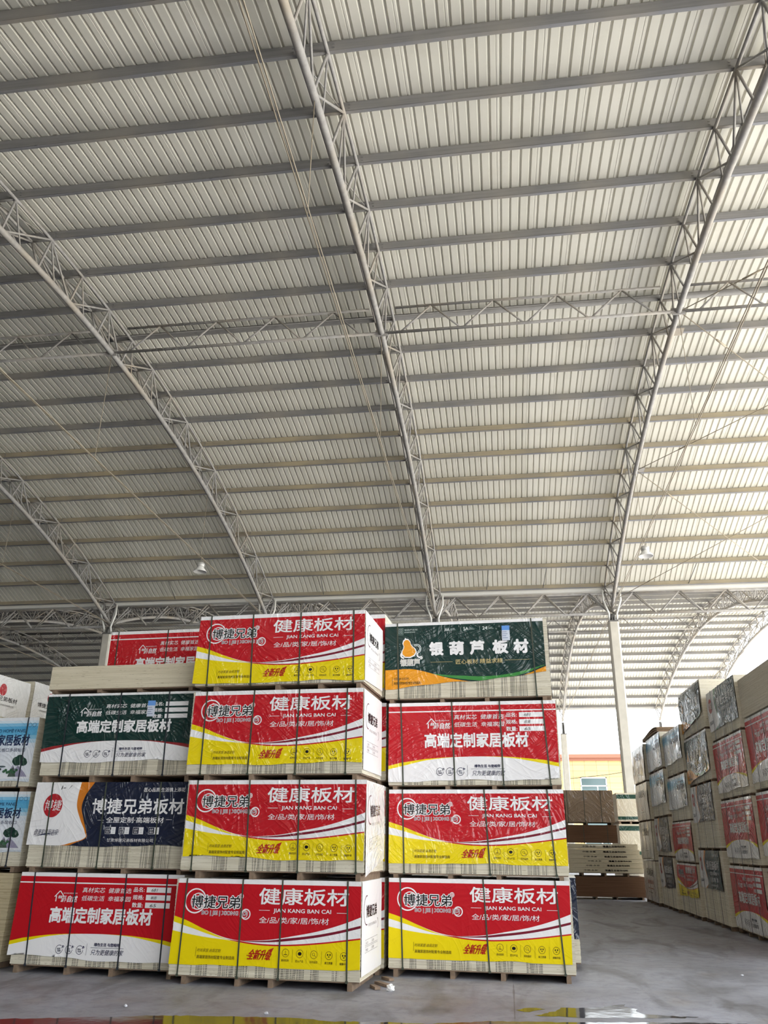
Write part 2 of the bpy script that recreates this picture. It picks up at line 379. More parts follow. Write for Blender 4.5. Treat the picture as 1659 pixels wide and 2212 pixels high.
def purlin_mesh(web):
    w, fl, t = 0.19, 0.075, 0.006; L = XR - XL
    m = MB()
    m.box(0, -t/2, 0.0, L, t/2, w, 1); m.box(0, -t/2, -t*.5, L, fl, t); m.box(0, 0, w-t, L, fl, w); m.box(0, fl-t, 0, L, fl, 0.022); m.box(0, fl-t, w-0.022, L, fl, w)
    for k in range(9): # lapped sleeves and bolts over each truss
        x = (uk(k-4) - XL)
        for dx in (-0.35, 0.35):
            m.box(x+dx-0.02, -0.018, 0.05, x+dx+0.02, -t/2, 0.07); m.box(x+dx-0.02, -0.018, 0.12, x+dx+0.02, -t/2, 0.14)
    return m.mesh('purlin', [PURLIN, web])
pme, gme = purlin_mesh(PURLINW), purlin_mesh(PURLING); rme = MB().tube([(0, 0, 0.08), (XR-XL, 0, 0.08)], 0.085, 12).mesh('ridge_purlin', DARKST)
def purlins(vc, name, pick):
    n = 0
    for j in range(len(NODES)-1, -1, -1):
        a = NODES[j]; n += 1
        if not pick(j): continue
        ridge = (j == 11)
        o = bpy.data.objects.new('ridge_purlin' if ridge else 'purlin', rme if ridge else (pme if vc == VC and j > 14 else gme)); col.objects.link(o)
        y, z = arc(R+DEP+0.03, a, vc); o.location = (XL, y, z); o.rotation_euler = (-a, 0, 0)
        tag(o, ('dark round ridge tube at the crown of the %s' % name) if ridge else '%s grey roof purlin from the far eave in the %s' % (ORD[n-1], name), 'purlin', 'purlins of the %s' % name)
purlins(VC, 'vault above the stacks', lambda j: True)
purlins(VC+SPAN, 'vault beyond the valley', lambda j: True)

# crown girders between trusses ----------------------------------------------
def crown_girder():
    g = empty('crown_girder'); z0, z1 = 14.03, 14.80
    MB().tube([(0.1, 0, z0), (S-0.1, 0, z0)], 0.04, 8).build('bottom_chord', TUBE, g)
    MB().tube([(0.35, 0, z1), (S-0.35, 0, z1)], 0.035, 8).build('top_chord', TUBE, g)
    p = (S-1.0)/4
    for i in range(4):
        x = 0.5 + p*i
        MB().tube([(x, 0, z0), (x+p/2, 0, z1)], 0.024, 6).build('diagonal', TUBE, g)
        MB().tube([(x+p/2, 0, z1), (x+p-0.06, 0, z0)], 0.024, 6).build('diagonal', TUBE, g)
    for x in (0.0, S-0.16): MB().box(x, -0.02, z0-0.09, x+0.16, 0.02, z0+0.09).build('end_plate', TUBE, g)
    return g
cg0 = crown_girder(); first = True
for vc, nm, ks in ((VC, 'vault above the stacks', [2, 1, 0, 3, -1]), (VC+SPAN, 'vault beyond the valley', [3, 2, 1, 0, -1, -2])):
    for k in ks:
        g = cg0 if first else copy_tree(cg0); first = False
        g.location = (uk(k), vc, 0)
        tag(g, 'zigzag crown girder of the %s, %s bay from the gable' % (nm, ORD[4-k]), 'girder', 'crown girders')

# valley girders, gutter, downpipes, columns --------------------------------
def valley_girder():
    g = empty('valley_girder'); z0, z1 = 10.72, 11.60
    for nm, z, r in (('bottom_chord', z0, 0.055), ('top_chord', z1, 0.05)):
        MB().tube([(0, 0, z), (S, 0, z)], r, 8).build(nm, TUBE, g)
    p = S/4
    for i in range(4):
        x = p*i
        for sy in (-0.14, 0.14):
            MB().tube([(x+0.07, sy*0.3, z0), (x+p/2-0.04, sy, z1-0.03)], 0.03, 6).build('diagonal', TUBE, g)
            MB().tube([(x+p/2+0.04, sy, z1-0.03), (x+p-0.07, sy*0.3, z0)], 0.03, 6).build('diagonal', TUBE, g)
    return g
vg0 = valley_girder()
for i, k in enumerate([2, 1, 0, -1, 3, -2]):
    g = vg0 if i == 0 else copy_tree(vg0); g.location = (uk(k), V, 0)
    tag(g, 'zigzag valley girder below the white gutter, %s bay from the gable' % ORD[4-k], 'girder', 'valley girders')
m = MB(); m.box(XL, V-0.16, 11.68, XR, V-0.14, 11.92); m.box(XL, V+0.14, 11.68, XR, V+0.16, 11.92); m.box(XL, V-0.16, 11.66, XR, V+0.16, 11.68); m.box(XL, V-0.16, 11.90, XR, V+0.16, 11.92)
tag(m.build('valley_gutter', PVC), 'long white metal rain gutter in the valley between the two vaults', 'gutter')
m = MB(); yf = V+SPAN; m.box(XL, yf-0.16, 11.68, XR, yf-0.14, 11.92); m.box(XL, yf+0.14, 11.68, XR, yf+0.16, 11.92); m.box(XL, yf-0.16, 11.66, XR, yf+0.16, 11.68)
tag(m.build('eave_gutter', PVC), 'metal rain gutter along the far open eave', 'gutter')
def column(x, y, zc, w, lab):
    c = empty('column', (x, y, 0))
    h = w/2; q = w*0.14
    o = [(-h+q,-h),(h-q,-h),(h,-h+q),(h,h-q),(h-q,h),(-h+q,h),(-h,h-q),(-h,-h+q)]
    vs = [(a, b_, 0) for a, b_ in o] + [(a, b_, zc) for a, b_ in o]
    MB().add(vs, [tuple(range(8))[::-1], tuple(range(8, 16))] + [(i, (i+1) % 8, 8+(i+1) % 8, 8+i) for i in range(8)]).build('shaft', CONC, c)
    m = MB(); m.box(-h*0.95, -h*0.95, zc, h*0.95, h*0.95, zc+0.06); m.tube([(0, 0, zc+0.06), (0, 0, 10.68)], 0.11, 8)
    for sx in (-1, 1): m.box(sx*0.05-0.012, -h*0.9, zc+0.06, sx*0.05+0.012, h*0.9, 10.55)
    m.build('steel_cap', DARKST, c)
    return tag(c, lab, 'column', 'columns')
column(uk(3), V, 10.32, 0.42, 'tall pale concrete column standing clear above the tan board pile')
for k in (2, 1, 0): column(uk(k), V, 10.32, 0.42, 'concrete column under the valley gutter, %s from the gable' % ORD[4-k])
column(uk(3), V+SPAN, 9.75, 0.5, 'far eave column seen beside the red bundle stack')
column(uk(4), V+SPAN, 9.75, 0.5, 'far eave column behind the row across the aisle')
column(uk(2), V+SPAN, 9.75, 0.5, 'far eave column hidden by the front stacks'); 
for k in (0, 1, 2, 3):
    for sx in (-1, 1):
        x = uk(k) + sx*0.36
        m = MB().tube([(x, V-0.26, 11.66), (x, V-0.26, 11.22), (uk(k)+sx*0.16, V-0.2, 10.66), (uk(k)+sx*0.16, V-0.1, 10.45)], 0.045, 10)
        tag(m.build('downpipe', PVC), 'white downpipe at the %s valley column from the gable, %s side' % (ORD[4-k], 'gable' if sx > 0 else 'inner'), 'pipe', 'downpipes')
# rod bracing of the end bay -------------------------------------------------
def lower(k, y): return Vector((uk(k), y, ZC + math.sqrt(max(0, R*R-(y-VC)**2)) + 0.05))
for (ya, yb, lab) in ((25.6, 33.6, 'thin brace rod falling from truss plate to the gutter'), (33.6, 25.6, 'thin brace rod rising from the valley towards the gable'), (25.6, 17.7, 'thin brace rod rising from the mid truss plate to the crown'), (17.7, 25.6, 'thin brace rod falling from the crown girder towards the gable'), (17.7, 9.7, 'thin brace rod from the crown girder towards the front')):
    p, q = lower(3, ya), lower(4, yb); dz = .05 if ya > yb else .0; p.z -= dz; q.z -= dz; m = MB().tube([p, q], 0.013, 6)
    c = p.lerp(q, 0.16); m.tube([c, p.lerp(q, 0.2)], 0.026, 6)
    tag(m.build('brace_rod', ROD), lab, 'rod', 'brace rods')
for y, lab in ((25.6, 'pale steel gusset plate on the truss where brace rods cross'), (18.6, 'pale steel gusset plate on the truss near the crown girder')):
    p = lower(3, y); m = MB(); m.box(p.x+0.07, y-0.16, p.z-0.03, p.x+0.30, y+0.16, p.z-0.015)
    tag(m.build('gusset_plate', TUBE), lab, 'plate')
for (x, lab) in ((-14.5, 'a'), (-7.6, 'b'), (-4.9, 'c'), (-0.4, 'd'), (2.0, 'e'), (8.0, 'f'), (13.0, 'g')):
    i = 'abcdefg'.index(lab); y1, z1 = arc(R+DEP+0.06, NODES[-1]-.0003); y2, z2 = arc(R+DEP+0.06, NODES[-2]+.0018)
    tag(MB().tube([(x, y1, z1), (x+0.12, y2, z2)], 0.016, 6).build('sag_rod', DARKST), '%s short sag rod between the two lowest purlins, counted from the dark end' % ORD[i], 'rod', 'sag rods')
# hanging lamps ----------------------------------------------------------------
LAMPW = plain('lamp aluminium', (200, 198, 194), 0.4, 0.3); LAMPI = plain('lamp reflector', (238, 236, 232), 0.25)
def lamp(x, y, z, lab):
    t = empty('pendant_lamp', (x, y, z))
    MB().lathe([(0.10, 0.17), (0.12, 0.15), (0.15, 0.1), (0.235, 0.0), (0.238, -0.012), (0.228, -0.012), (0.14, 0.09), (0.0, 0.095)], 24).build('shade', LAMPI, t)
    MB().lathe([(0.0, 0.34), (0.09, 0.33), (0.135, 0.3), (0.135, 0.18), (0.1, 0.16), (0.0, 0.16)], 20).build('housing', LAMPW, t)
    MB().tube([(0, 0, 0.33), (0, 0, 0.52)], 0.008, 6).tube([(-0.05, 0, 0.52), (0.05, 0, 0.52)], 0.01, 6).build('hook', ROD, t)
    tag(t, lab, 'lamp', 'pendant lamps')
zt = ZC + math.sqrt(R*R-(V-VC)**2)
lamp(uk(1)+0.02, 25.63, zt-0.53, 'bell shaped pendant lamp hanging below the dim part of the roof')
lamp(uk(3)+0.02, 25.63, zt-0.53, 'bell shaped pendant lamp with bright rim hanging above the aisle')
lamp(XR-0.26, VC+SPAN+7.95, zt-0.53, 'small pendant lamp against the white sky at the far gable')

# ------------------------------------------------------------------ printed sheets
_TX = {}
def text2d(s, bold=0.0):
    key = (s, bold)
    if key in _TX: return _TX[key]
    c = bpy.data.curves.new('lettering', 'FONT'); c.body = s; c.resolution_u = 3; c.offset = bold
    o = bpy.data.objects.new('lettering', c); col.objects.link(o)
    dg = bpy.context.evaluated_depsgraph_get(); ev = o.evaluated_get(dg); me = ev.to_mesh()
    v = np.array([tuple(p.co)[:2] for p in me.vertices]); f = [tuple(p.vertices) for p in me.polygons]
    ev.to_mesh_clear(); bpy.data.objects.remove(o); bpy.data.curves.remove(c)
    lo = v.min(0) + bold; hi = v.max(0) - bold
    v = (v-lo)/np.maximum(hi-lo, 1e-6); _TX[key] = (v, f); return _TX[key]
def spline(pts):
    xs = np.array([p[0] for p in pts]); ys = np.array([p[1] for p in pts]); m = np.gradient(ys, xs)
    def fn(x):
        x = min(max(x, xs[0]), xs[-1]); i = min(max(int(np.searchsorted(xs, x))-1, 0), len(xs)-2); h = xs[i+1]-xs[i]; t = (x-xs[i])/h
        return float((2*t**3-3*t*t+1)*ys[i] + (t**3-2*t*t+t)*h*m[i] + (-2*t**3+3*t*t)*ys[i+1] + (t**3-t*t)*h*m[i+1])
    return fn
class Sheet:
    """flat print laid out in s (0..1 across) and t (0..1 up), W x H metres"""
    def __init__(s, W, H, film): s.W, s.H, s.film = W, H, film; s.v = []; s.f = []; s.mi = []; s.mats = []; s.lay = []
    def mat(s, rgb):
        m = ink(rgb, s.film)
        if m not in s.mats: s.mats.append(m)
        return s.mats.index(m)
    def put(s, vs, fs, rgb, layer):
        o = len(s.v); s.v += [tuple(p) for p in vs]; s.lay += [layer]*len(vs); k = s.mat(rgb)
        for f in fs: s.f.append(tuple(i+o for i in f)); s.mi.append(k)
    def bands(s, curves, cols, n=72, rows=26, swap=False):
        xs = [i/n for i in range(n+1)]
        for k, c in enumerate(cols):
            lo = (lambda x: 0.0) if k == 0 else curves[k-1]; hi = (lambda x: 1.0) if k == len(cols)-1 else curves[k]
            L = [min(max(lo(x), 0), 1) for x in xs]; Hh = [min(max(hi(x), 0), 1) for x in xs]
            r = max(1, int(rows*max(h-l for l, h in zip(L, Hh))+0.5))
            vs = []; fs = []
            for i, x in enumerate(xs):
                for j in range(r+1):
                    y = L[i] + (max(Hh[i], L[i])-L[i])*j/r; vs.append((y, x) if swap else (x, y))
            for i in range(n):
                if max(Hh[i]-L[i], Hh[i+1]-L[i+1]) < 1e-4: continue
                for j in range(r):
                    a, b_, c_, d = i*(r+1)+j, (i+1)*(r+1)+j, (i+1)*(r+1)+j+1, i*(r+1)+j+1
                    fs.append((a, d, c_, b_) if swap else (a, b_, c_, d))
            s.put(vs, fs, c, 0)
    def text(s, st, x0, y0, x1, y1, rgb, bold=0.0, layer=2, shear=0.0):
        v, f = text2d(st, 0.0); b = max(0.0, bold)*(y1-y0)*s.H  # heavier strokes: the same letters laid again a stroke-width aside
        n = 0 if b == 0 else (4 if bold < .05 else 10)
        for q in range(n+1):
            dx, dy = (0, 0) if q == 0 else (b*math.cos(6.2832*q/n+.785)/s.W, b*math.sin(6.2832*q/n+.785)/s.H)
            s.put([(x0+dx+(x1-x0)*p[0]+shear*(p[1]-0.5)*(y1-y0)*s.H/s.W, y0+dy+(y1-y0)*p[1]) for p in v], f, rgb, layer-.07*q)
    def poly(s, pts, rgb, layer=1): s.put(pts, [tuple(range(len(pts)))], rgb, layer)
    def rect(s, x0, y0, x1, y1, rgb, layer=1):
        n = max(1, int((x1-x0)*s.W/0.06)); vs = []
        for i in range(n+1): x = x0+(x1-x0)*i/n; vs += [(x, y0), (x, y1)]
        s.put(vs, [(2*i, 2*i+2, 2*i+3, 2*i+1) for i in range(n)], rgb, layer)
    def ring(s, cx, cy, r, w, rgb, layer=1, a0=0.0, a1=6.2832, n=40):
        vs = []; k = s.W/s.H
        for i in range(n+1):
            a = a0+(a1-a0)*i/n
            for q in (r-w, r): vs.append((cx+q/s.W*math.cos(a), cy+q/s.H*math.sin(a)))
        s.put(vs, [(2*i, 2*i+1, 2*i+3, 2*i+2) for i in range(n)], rgb, layer)
    def disc(s, cx, cy, rx, ry, rgb, layer=1, n=28):
        s.poly([(cx+rx/s.W*math.cos(6.2832*i/n), cy+ry/s.H*math.sin(6.2832*i/n)) for i in range(n)], rgb, layer)
    def emit(s, name, parent, fmap):
        me = bpy.data.meshes.new(name)
        me.from_pydata([fmap(p[0], p[1], l) for p, l in zip(s.v, s.lay)], [], s.f)
        for m in s.mats: me.materials.append(m)
        me.polygons.foreach_set('material_index', s.mi)
        uv = me.uv_layers.new(name='UVMap'); vi = np.empty(len(me.loops), dtype=np.int32); me.loops.foreach_get('vertex_index', vi)
        arr = np.array(s.v)[vi]*np.array([s.W, s.H]); uv.data.foreach_set('uv', arr.astype(np.float32).ravel())
        me.polygons.foreach_set('use_smooth', [True]*len(s.f)); me.update()
        o = bpy.data.objects.new(name, me); col.objects.link(o); o.parent = parent; return o

RED, YEL, WHT, DRED, BLK = (186, 16, 30), (234, 210, 0), (236, 234, 236), (118, 22, 44), (26, 20, 24)
GRN, ORG, LGRN, NAVY, BRN = (8, 46, 42), (226, 150, 24), (60, 134, 62), (20, 28, 52), (86, 66, 18)
INK = (24, 28, 70)
def rim(t): return lambda s: t
def design_red_yellow(film):
    d = Sheet(2.42, 0.97, film)
    y1 = spline([(0,.555),(.07,.505),(.16,.42),(.30,.305),(.44,.253),(.55,.242),(.65,.25),(.79,.28),(1,.345)])
    wl = spline([(0,.385),(.1,.345),(.2,.315),(.31,.292),(.4,.26),(1,.0)]); wh = spline([(0,.485),(.1,.42),(.2,.352),(.31,.296),(.4,.26),(1,.0)])
    y2 = spline([(0,.555),(.07,.505),(.16,.42),(.30,.315),(.37,.292),(.45,.296),(.55,.318),(.65,.36),(.79,.428),(.93,.53),(1,.594)])
    tw = lambda s: max(0, min(1, (s-.36)/.25))
    c_lo = lambda s: min(wl(s), y1(s)); c_hi = lambda s: min(max(wh(s), wl(s)), y1(s))
    st = lambda s: y1(s)+.017*(1 if s > .37 else max(0, (s-.3)/.07))
    d0 = lambda s: min(st(s)+(y2(s)-st(s))*.47, y2(s)) if s > .34 else st(s)
    d1 = lambda s: min(d0(s)+.03*tw(s), y2(s)) if s > .34 else st(s)
    y2b = lambda s: max(y2(s), d1(s), st(s))
    d.bands([c_lo, c_hi, y1, st, d0, d1, y2b, rim(.945)], [YEL, WHT, YEL, RED, WHT, DRED, WHT, RED, WHT], n=96)
    # ring emblem and name
    d.ring(.108, .735, .145, .016, WHT, 1); d.ring(.122, .73, .098, .012, WHT, 1)
    d.text('博捷兄弟', .088, .655, .357, .80, WHT, .085, 2); d.text('博捷兄弟', .088, .655, .357, .80, BLK, .014, 3)
    d.disc(.359, .80, .032, .032, WHT, 2); d.text('®', .348, .775, .370, .825, RED, 0, 3)
    d.ring(.392, .593, .062, .014, WHT, 1); d.ring(.385, .593, .042, .007, WHT, 1)
    d.text('BO | JIE | XIONG | DI', .15, .565, .40, .622, WHT, .075, 2); d.text('BO | JIE | XIONG | DI', .15, .565, .40, .622, (120, 20, 60), 0.0, 3)
    d.text('健康板材', .458, .715, .935, .905, WHT, .022)
    d.text('JIAN KANG BAN CAI', .54, .61, .845, .668, WHT, .022)
    d.rect(.462, .642, .52, .647, WHT); d.rect(.875, .632, .934, .637, WHT)
    d.text('全/品/类/家/居/饰/材', .467, .498, .835, .572, WHT, .004)
    d.rect(.141, .095, .1425, .205, BRN)
    d.text('时尚家居 由我定制', .15, .15, .275, .19, BRN, 0, shear=.3); d.text('高端家居饰材配套专业制造商', .149, .075, .352, .115, BRN, .008)
    d.text('全新升级', .425, .085, .545, .20, (176, 34, 20), .03, shear=.35); d.poly([(.545,.17),(.556,.225),(.53,.2)], (176,34,20), 2); d.rect(.415,.125,.445,.133,(176,34,20),2)
    for i, (x, cap) in enumerate(((.618, '真材实料'), (.692, '匠心产品'), (.765, '实时品控'), (.842, '高工质量'), (.918, '健康环保'))):
        y = .172-.004*i
        d.ring(x, y, .045, .005, BRN, 1, n=28); d.text(cap, x-.02, y-.095, x+.02, y-.068, BRN, .01)
        if i: d.rect(x-.038, y-.1, x-.0368, y+.045, BRN)
        if i == 0: d.rect(x-.001, y-.02, x+.001, y+.025, BRN); d.rect(x-.009, y-.022, x+.009, y-.014, BRN)
        if i == 1: d.disc(x, y, .024, .019, BLK)
        if i == 2: d.ring(x-.002, y+.005, .017, .004, BRN, 1, n=16); d.poly([(x+.002, y-.008), (x+.004, y-.005), (x+.011, y-.026), (x+.009, y-.028)], BRN)
        if i > 2: d.disc(x-.006, y+.008, .007, .012, BLK, 1, 10); d.disc(x+.006, y+.008, .007, .012, BLK, 1, 10); d.disc(x, y-.015, .011, .005, BLK, 1, 10)
    return d
def design_custom(film, base=RED, edge=YEL, notes=None, mirror=False):
    d = Sheet(2.42, 1.03, film)
    a = spline([(0,.155),(.1,.205),(.22,.262),(.33,.292),(.45,.306),(.6,.306),(.72,.29),(.85,.245),(1,.178)])
    th = lambda s: .045*min(1, (abs(s-.5)/.42)**2.2)
    d.bands([a, lambda s: a(s)+th(s), rim(.875), rim(.89), rim(.955)] if base == RED else [a, lambda s: a(s)+th(s), rim(.965)], [WHT, edge, base, WHT, base, WHT] if base == RED else [WHT, edge, base, WHT], n=64)
    for (x0,y0,x1,y1) in ((.233,.72,.262,.79),(.262,.79,.292,.72)):
        dx = .0035; d.poly([(x0-dx,y0),(x0+dx,y0),(x1+dx,y1),(x1-dx,y1)], WHT)
    d.rect(.24, .665, .246, .73, WHT)
    d.text('健康生活', .256, .70, .305, .735, WHT, .02, shear=.2); d.text('源于', .275, .66, .308, .70, WHT, .02, shear=.2); d.text('自然', .315, .66, .373, .735, WHT, .03, shear=.15)
    d.text('HEALTH LIVING COMES FROM NATURE', .285, .755, .37, .77, WHT, 0)
    d.text('真材实芯  健康首选', .40, .775, .695, .835, WHT, .004, shear=.15); d.text('低碳生活  幸福家园', .40, .68, .695, .74, WHT, .004, shear=.15)
    for i, tx in enumerate(('品名:', '规格:', '数量:')):
        y = .795-.088*i; d.text(tx, .708, y, .772, y+.055, WHT, .02)
        d.rect(.785, y-.003, .93, y+.058, WHT)
        if notes and notes[i]: d.text(notes[i], .815, y+.008, .85, y+.044, BLK, 0, 3, shear=.3)
    d.text('高端定制家居板材', .222, .425, .832, .60, WHT, .045)
    for i, (x, t1, t2) in enumerate(((.31, '品质', '保障'), (.368, '个性', '定制'), (.432, '绿色', '环保'))):
        d.ring(x, .125, .052, .006, INK, 1, .9, 6.3, 30); d.text(t1, x-.012, .122, x+.008, .142, INK, .02); d.text(t2, x-.009, .098, x+.011, .118, INK, .02)
        d.poly([(x+.012, .135), (x+.018, .172), (x+.026, .165)], INK); d.poly([(x+.014, .134), (x+.03, .168), (x+.026, .148)], INK)
    d.rect(.472, .07, .4735, .2, INK)
    d.text('绿色生活 与您相伴', .515, .172, .665, .21, INK, .04); d.rect(.495, .154, .69, .158, INK)
    d.text('只为更健康的家', .502, .075, .69, .138, INK, .004, shear=.25)
    return d
def design_gourd(film):
    d = Sheet(2.42, 0.985, film)
    o = spline([(0,.29),(.2,.285),(.3,.22),(.36,.175),(.5,.105),(.6,.08),(.72,.092),(.87,.17),(1,.285)])
    g0 = lambda s: o(s) + (.022*min(1, max(0, (s-.3)/.2))); g1 = lambda s: g0(s) + .062*math.sin(math.pi*min(1, max(0, (s-.3)/.7)))**.8*(1 if s > .3 else 0)
    d.bands([o, g0, g1, rim(.955)], [ORG, GRN, LGRN, GRN, WHT], n=80)
    pts = [(.135,.74),(.15,.735),(.162,.70),(.165,.665),(.172,.64),(.19,.60),(.197,.555),(.185,.505),(.16,.48),(.13,.485),(.113,.52),(.112,.565),(.122,.61),(.124,.64),(.118,.675),(.122,.715)]
    cx, cy = .152, .6
    d.poly([(cx+(x-cx)*1.18, cy+(y-cy)*1.14) for x, y in pts], WHT, 1); d.poly(pts, ORG, 2)
    d.rect(.128, .735, .134, .77, WHT, 1)
    d.ring(.203, .60, .072, .03, WHT, 1, -1.2, 2.2, 20); d.ring(.203, .60, .064, .014, (70, 110, 100), 2, -1.1, 2.1, 20)
    d.ring(.222, .51, .05, .022, WHT, 1, 2.4, 5.6, 16); d.ring(.12, .51, .055, .022, WHT, 1, 1.6, 4.8, 16)
    d.text('银葫芦', .098, .345, .222, .445, WHT, .06); d.text('银葫芦', .098, .345, .222, .445, (190, 188, 170), -.005, 3)
    d.disc(.232, .46, .022, .022, WHT, 1); d.text('R', .229, .447, .235, .472, GRN, 0, 2)
    d.text('银', .288, .495, .37, .685, WHT, .06); d.text('葫', .415, .495, .50, .685, WHT, .06); d.text('芦', .545, .495, .628, .685, WHT, .06); d.text('板', .685, .495, .775, .685, WHT, .06); d.text('材', .815, .495, .90, .685, WHT, .06)
    d.text('匠心板材 精益求精', .45, .35, .74, .42, (200, 182, 128), .012); d.rect(.29, .388, .43, .392, (200, 182, 128)); d.rect(.755, .388, .905, .392, (200, 182, 128))
    for (a, b_, c, e) in ((.082,.82,.118,.824),(.082,.916,.118,.92),(.082,.82,.0835,.92),(.1165,.82,.118,.92)): d.rect(a, b_, c, e, (160, 180, 176))
    d.text('回', .088, .835, .112, .905, (160, 180, 176), 0)
    d.text('银葫芦板材', .125, .88, .21, .905, (190, 205, 202), 0); d.text('高端家居饰材', .125, .845, .195, .868, (190, 205, 202), 0)
    for x, tx in ((.385, 'AAA'), (.505, '5A'), (.625, '24')):
        d.text(tx, x, .855, x+.03, .905, (220, 228, 226), .02); d.rect(x+.035, .868, x+.07, .873, (180, 195, 192)); d.rect(x+.035, .885, x+.062, .889, (180, 195, 192)); d.rect(x-.018, .85, x-.0165, .91, (180, 195, 192))
    d.rect(.045, .055, .0475, .185, BRN, 1)
    d.text('时尚家居 由我定制', .056, .135, .15, .175, BRN, 0, shear=.3); d.text('高端家居饰材配套专业制造商', .056, .07, .225, .112, BRN, .008)
    return d
def design_navy(film, main=NAVY, tint=(206, 120, 30)):
    d = Sheet(2.42, 0.83, film)
    sw = spline([(0,.215),(.05,.275),(.1,.345),(.13,.366),(.22,.36),(.4,.322),(.62,.285),(.8,.283),(1,.292)])
    sn = spline([(0,.262),(.05,.305),(.1,.356),(.13,.372),(.22,.368),(.4,.342),(.62,.316),(.8,.332),(1,.378)])
    d.bands([sw, lambda t: max(sn(t), sw(t))], [WHT, tint, main], n=40, rows=40, swap=True)
    d.disc(.13, .63, .148, .155, (176, 30, 40), 1, 36); d.text('博捷', .078, .55, .185, .72, WHT, .0, shear=.1)
    d.text('健康家居我选择!', .04, .165, .195, .26, INK, 0, shear=.25); d.poly([(.038,.14),(.1,.175),(.2,.215),(.1,.19)], INK)
    d.poly([(.165,.88),(.172,.89),(.175,.95),(.17,.94)], BLK); d.poly([(.21,.87),(.235,.95),(.23,.95)], BLK); d.poly([(.178,.9),(.195,.905),(.195,.915),(.178,.91)], BLK)
    d.text('匠心品质·生活锦上添花', .70, .845, .955, .91, WHT, .01)
    d.text('博捷兄弟板材', .385, .505, .955, .735, WHT, .03)
    d.text('全屋定制·高端板材', .485, .365, .842, .455, WHT, .012); d.rect(.43, .40, .47, .405, WHT); d.rect(.855, .415, .892, .42, WHT)
    for x in (.487, .572, .66, .755):
        d.rect(x, .195, x+.064, .30, WHT); d.rect(x+.002, .2, x+.036, .295, main, 2); d.text('品质', x+.008, .25, x+.03, .28, WHT, 0, 3); d.text('保证', x+.008, .21, x+.03, .24, WHT, 0, 3)
        for q in (.22, .245, .27): d.rect(x+.042, q, x+.058, q+.004, (120, 124, 140), 2)
    d.text('甘肃博捷兄弟板材有限公司', .505, .075, .79, .128, WHT, 0)
    return d
def design_blue(film):
    d = Sheet(2.42, 0.90, film)
    tones = [(0,(206,214,224)),(.05,(226,228,234)),(.12,(222,226,234)),(.52,(214,222,232)),(.6,(178,208,226)),(.66,(132,190,220)),(.72,(92,172,214)),(.80,(84,166,212)),(.86,(130,190,224)),(.91,(206,222,234)),(.95,(222,226,232))]
    d.bands([rim(t) for t, c in tones[1:]], [c for t, c in tones], n=40)
    dk = (22, 42, 84)
    d.text('CUSTOMIZED HOME PANEL', .60, .765, .926, .815, dk, .004); d.text('高端定制家居板材', .52, .56, .957, .73, dk, .03)
    d.text('□欧松板□多层板□', .70, .46, .94, .52, dk, 0)
    for x in (.955, .985): d.ring(x-.01, .88, .03, .004, dk)
    d.poly([(.85,.08),(.86,.2),(.875,.26),(.89,.2),(.91,.25),(.93,.21),(.96,.14),(.98,.08)], (150, 146, 170)); d.poly([(.85,.08),(.862,.18),(.88,.23),(.90,.12),(.905,.08)], (70, 86, 76), 2)
    rr = random.Random(3)
    for i in range(14):
        a = rr.uniform(0, 3.14); d.disc(.912+.036*math.cos(a)*rr.uniform(.3, 1), .29+.10*math.sin(a)*rr.uniform(0, .9), .062, .042, (28, 62, 50), 2+.06*i, 14)
    for i in range(8): d.disc(.82+.012*i, .16+.02*math.sin(i*2), .025, .02, (52, 92, 64), 2+.06*i, 10)
    d.poly([(.775,.08),(.785,.16),(.79,.21),(.80,.21),(.792,.15),(.80,.08)], (60, 66, 64), 2)
    for (x, y, w) in ((.80,.235,.028),(.785,.19,.018)): d.disc(x, y, w*2.42, .012, (70, 84, 90), 3, 16)
    return d
def design_white(film, k=0):
    d = Sheet(2.42, 1.0, film)
    c = (228, 224, 218); d.bands([rim(.5)], [c, c], n=40)
    d.text('高端板材', .3, .62, .78, .82, (40, 44, 52), .03)
    if k: d.text('健康家居', .32, .42, .74, .52, (196, 92, 60), .01); d.rect(.3, .3, .7, .315, (196, 120, 90)); d.rect(.3, .2, .62, .212, (110, 150, 110))
    else: d.ring(.5, .45, .2, .02, (190, 120, 110), 1, 3.2, 6.0, 24); d.rect(.35, .2, .65, .21, (120, 120, 120))
    return d
def design_circle(film):
    d = Sheet(1.24, 0.8, film); c = (230, 228, 226); d.bands([rim(.5)], [c, c], n=24, rows=16)
    d.disc(.42, .66, .09, .12, (180, 40, 52), 1, 30); d.text('博捷兄弟板材', .14, .38, .74, .50, BLK, .02); d.text('甘肃博捷兄弟板材有限公司', .2, .26, .68, .31, (70, 66, 66), 0)
    return d
def design_end(film):
    d = Sheet(1.2, 1.03, film); c = (232, 229, 228); d.bands([rim(.5)], [c, c], n=24, rows=16)
    d.ring(.22, .68, .17, .014, (96, 62, 78), 1, 1.4, 4.9, 30)
    d.text('博捷兄弟', .2, .60, .72, .73, BLK, .03); d.text('BO JIE XIONG DI', .3, .49, .70, .53, (150, 146, 150), 0); d.ring(.76, .50, .06, .008, (96, 62, 78), 1, -1.5, 1.6, 20)
    for y in (.36, .30, .285, .225): d.rect(.16, y, .78, y+.004, (130, 126, 130))
    for x in (.16, .46, .78): d.rect(x, .30, x+.003, .36, (130, 126, 130)); d.rect(x, .225, x+.003, .285, (130, 126, 130))
    for i, tx in enumerate(('品名', '规格', '数量', '日期')): d.text(tx, .19+.3*(i % 2), .315-.075*(i//2), .29+.3*(i % 2), .345-.075*(i//2), (150, 146, 150), 0)
    return d
def design_brown(film):
    d = Sheet(2.42, .9, film); d.bands([rim(.5)], [(160, 136, 112)]*2, n=40); return d
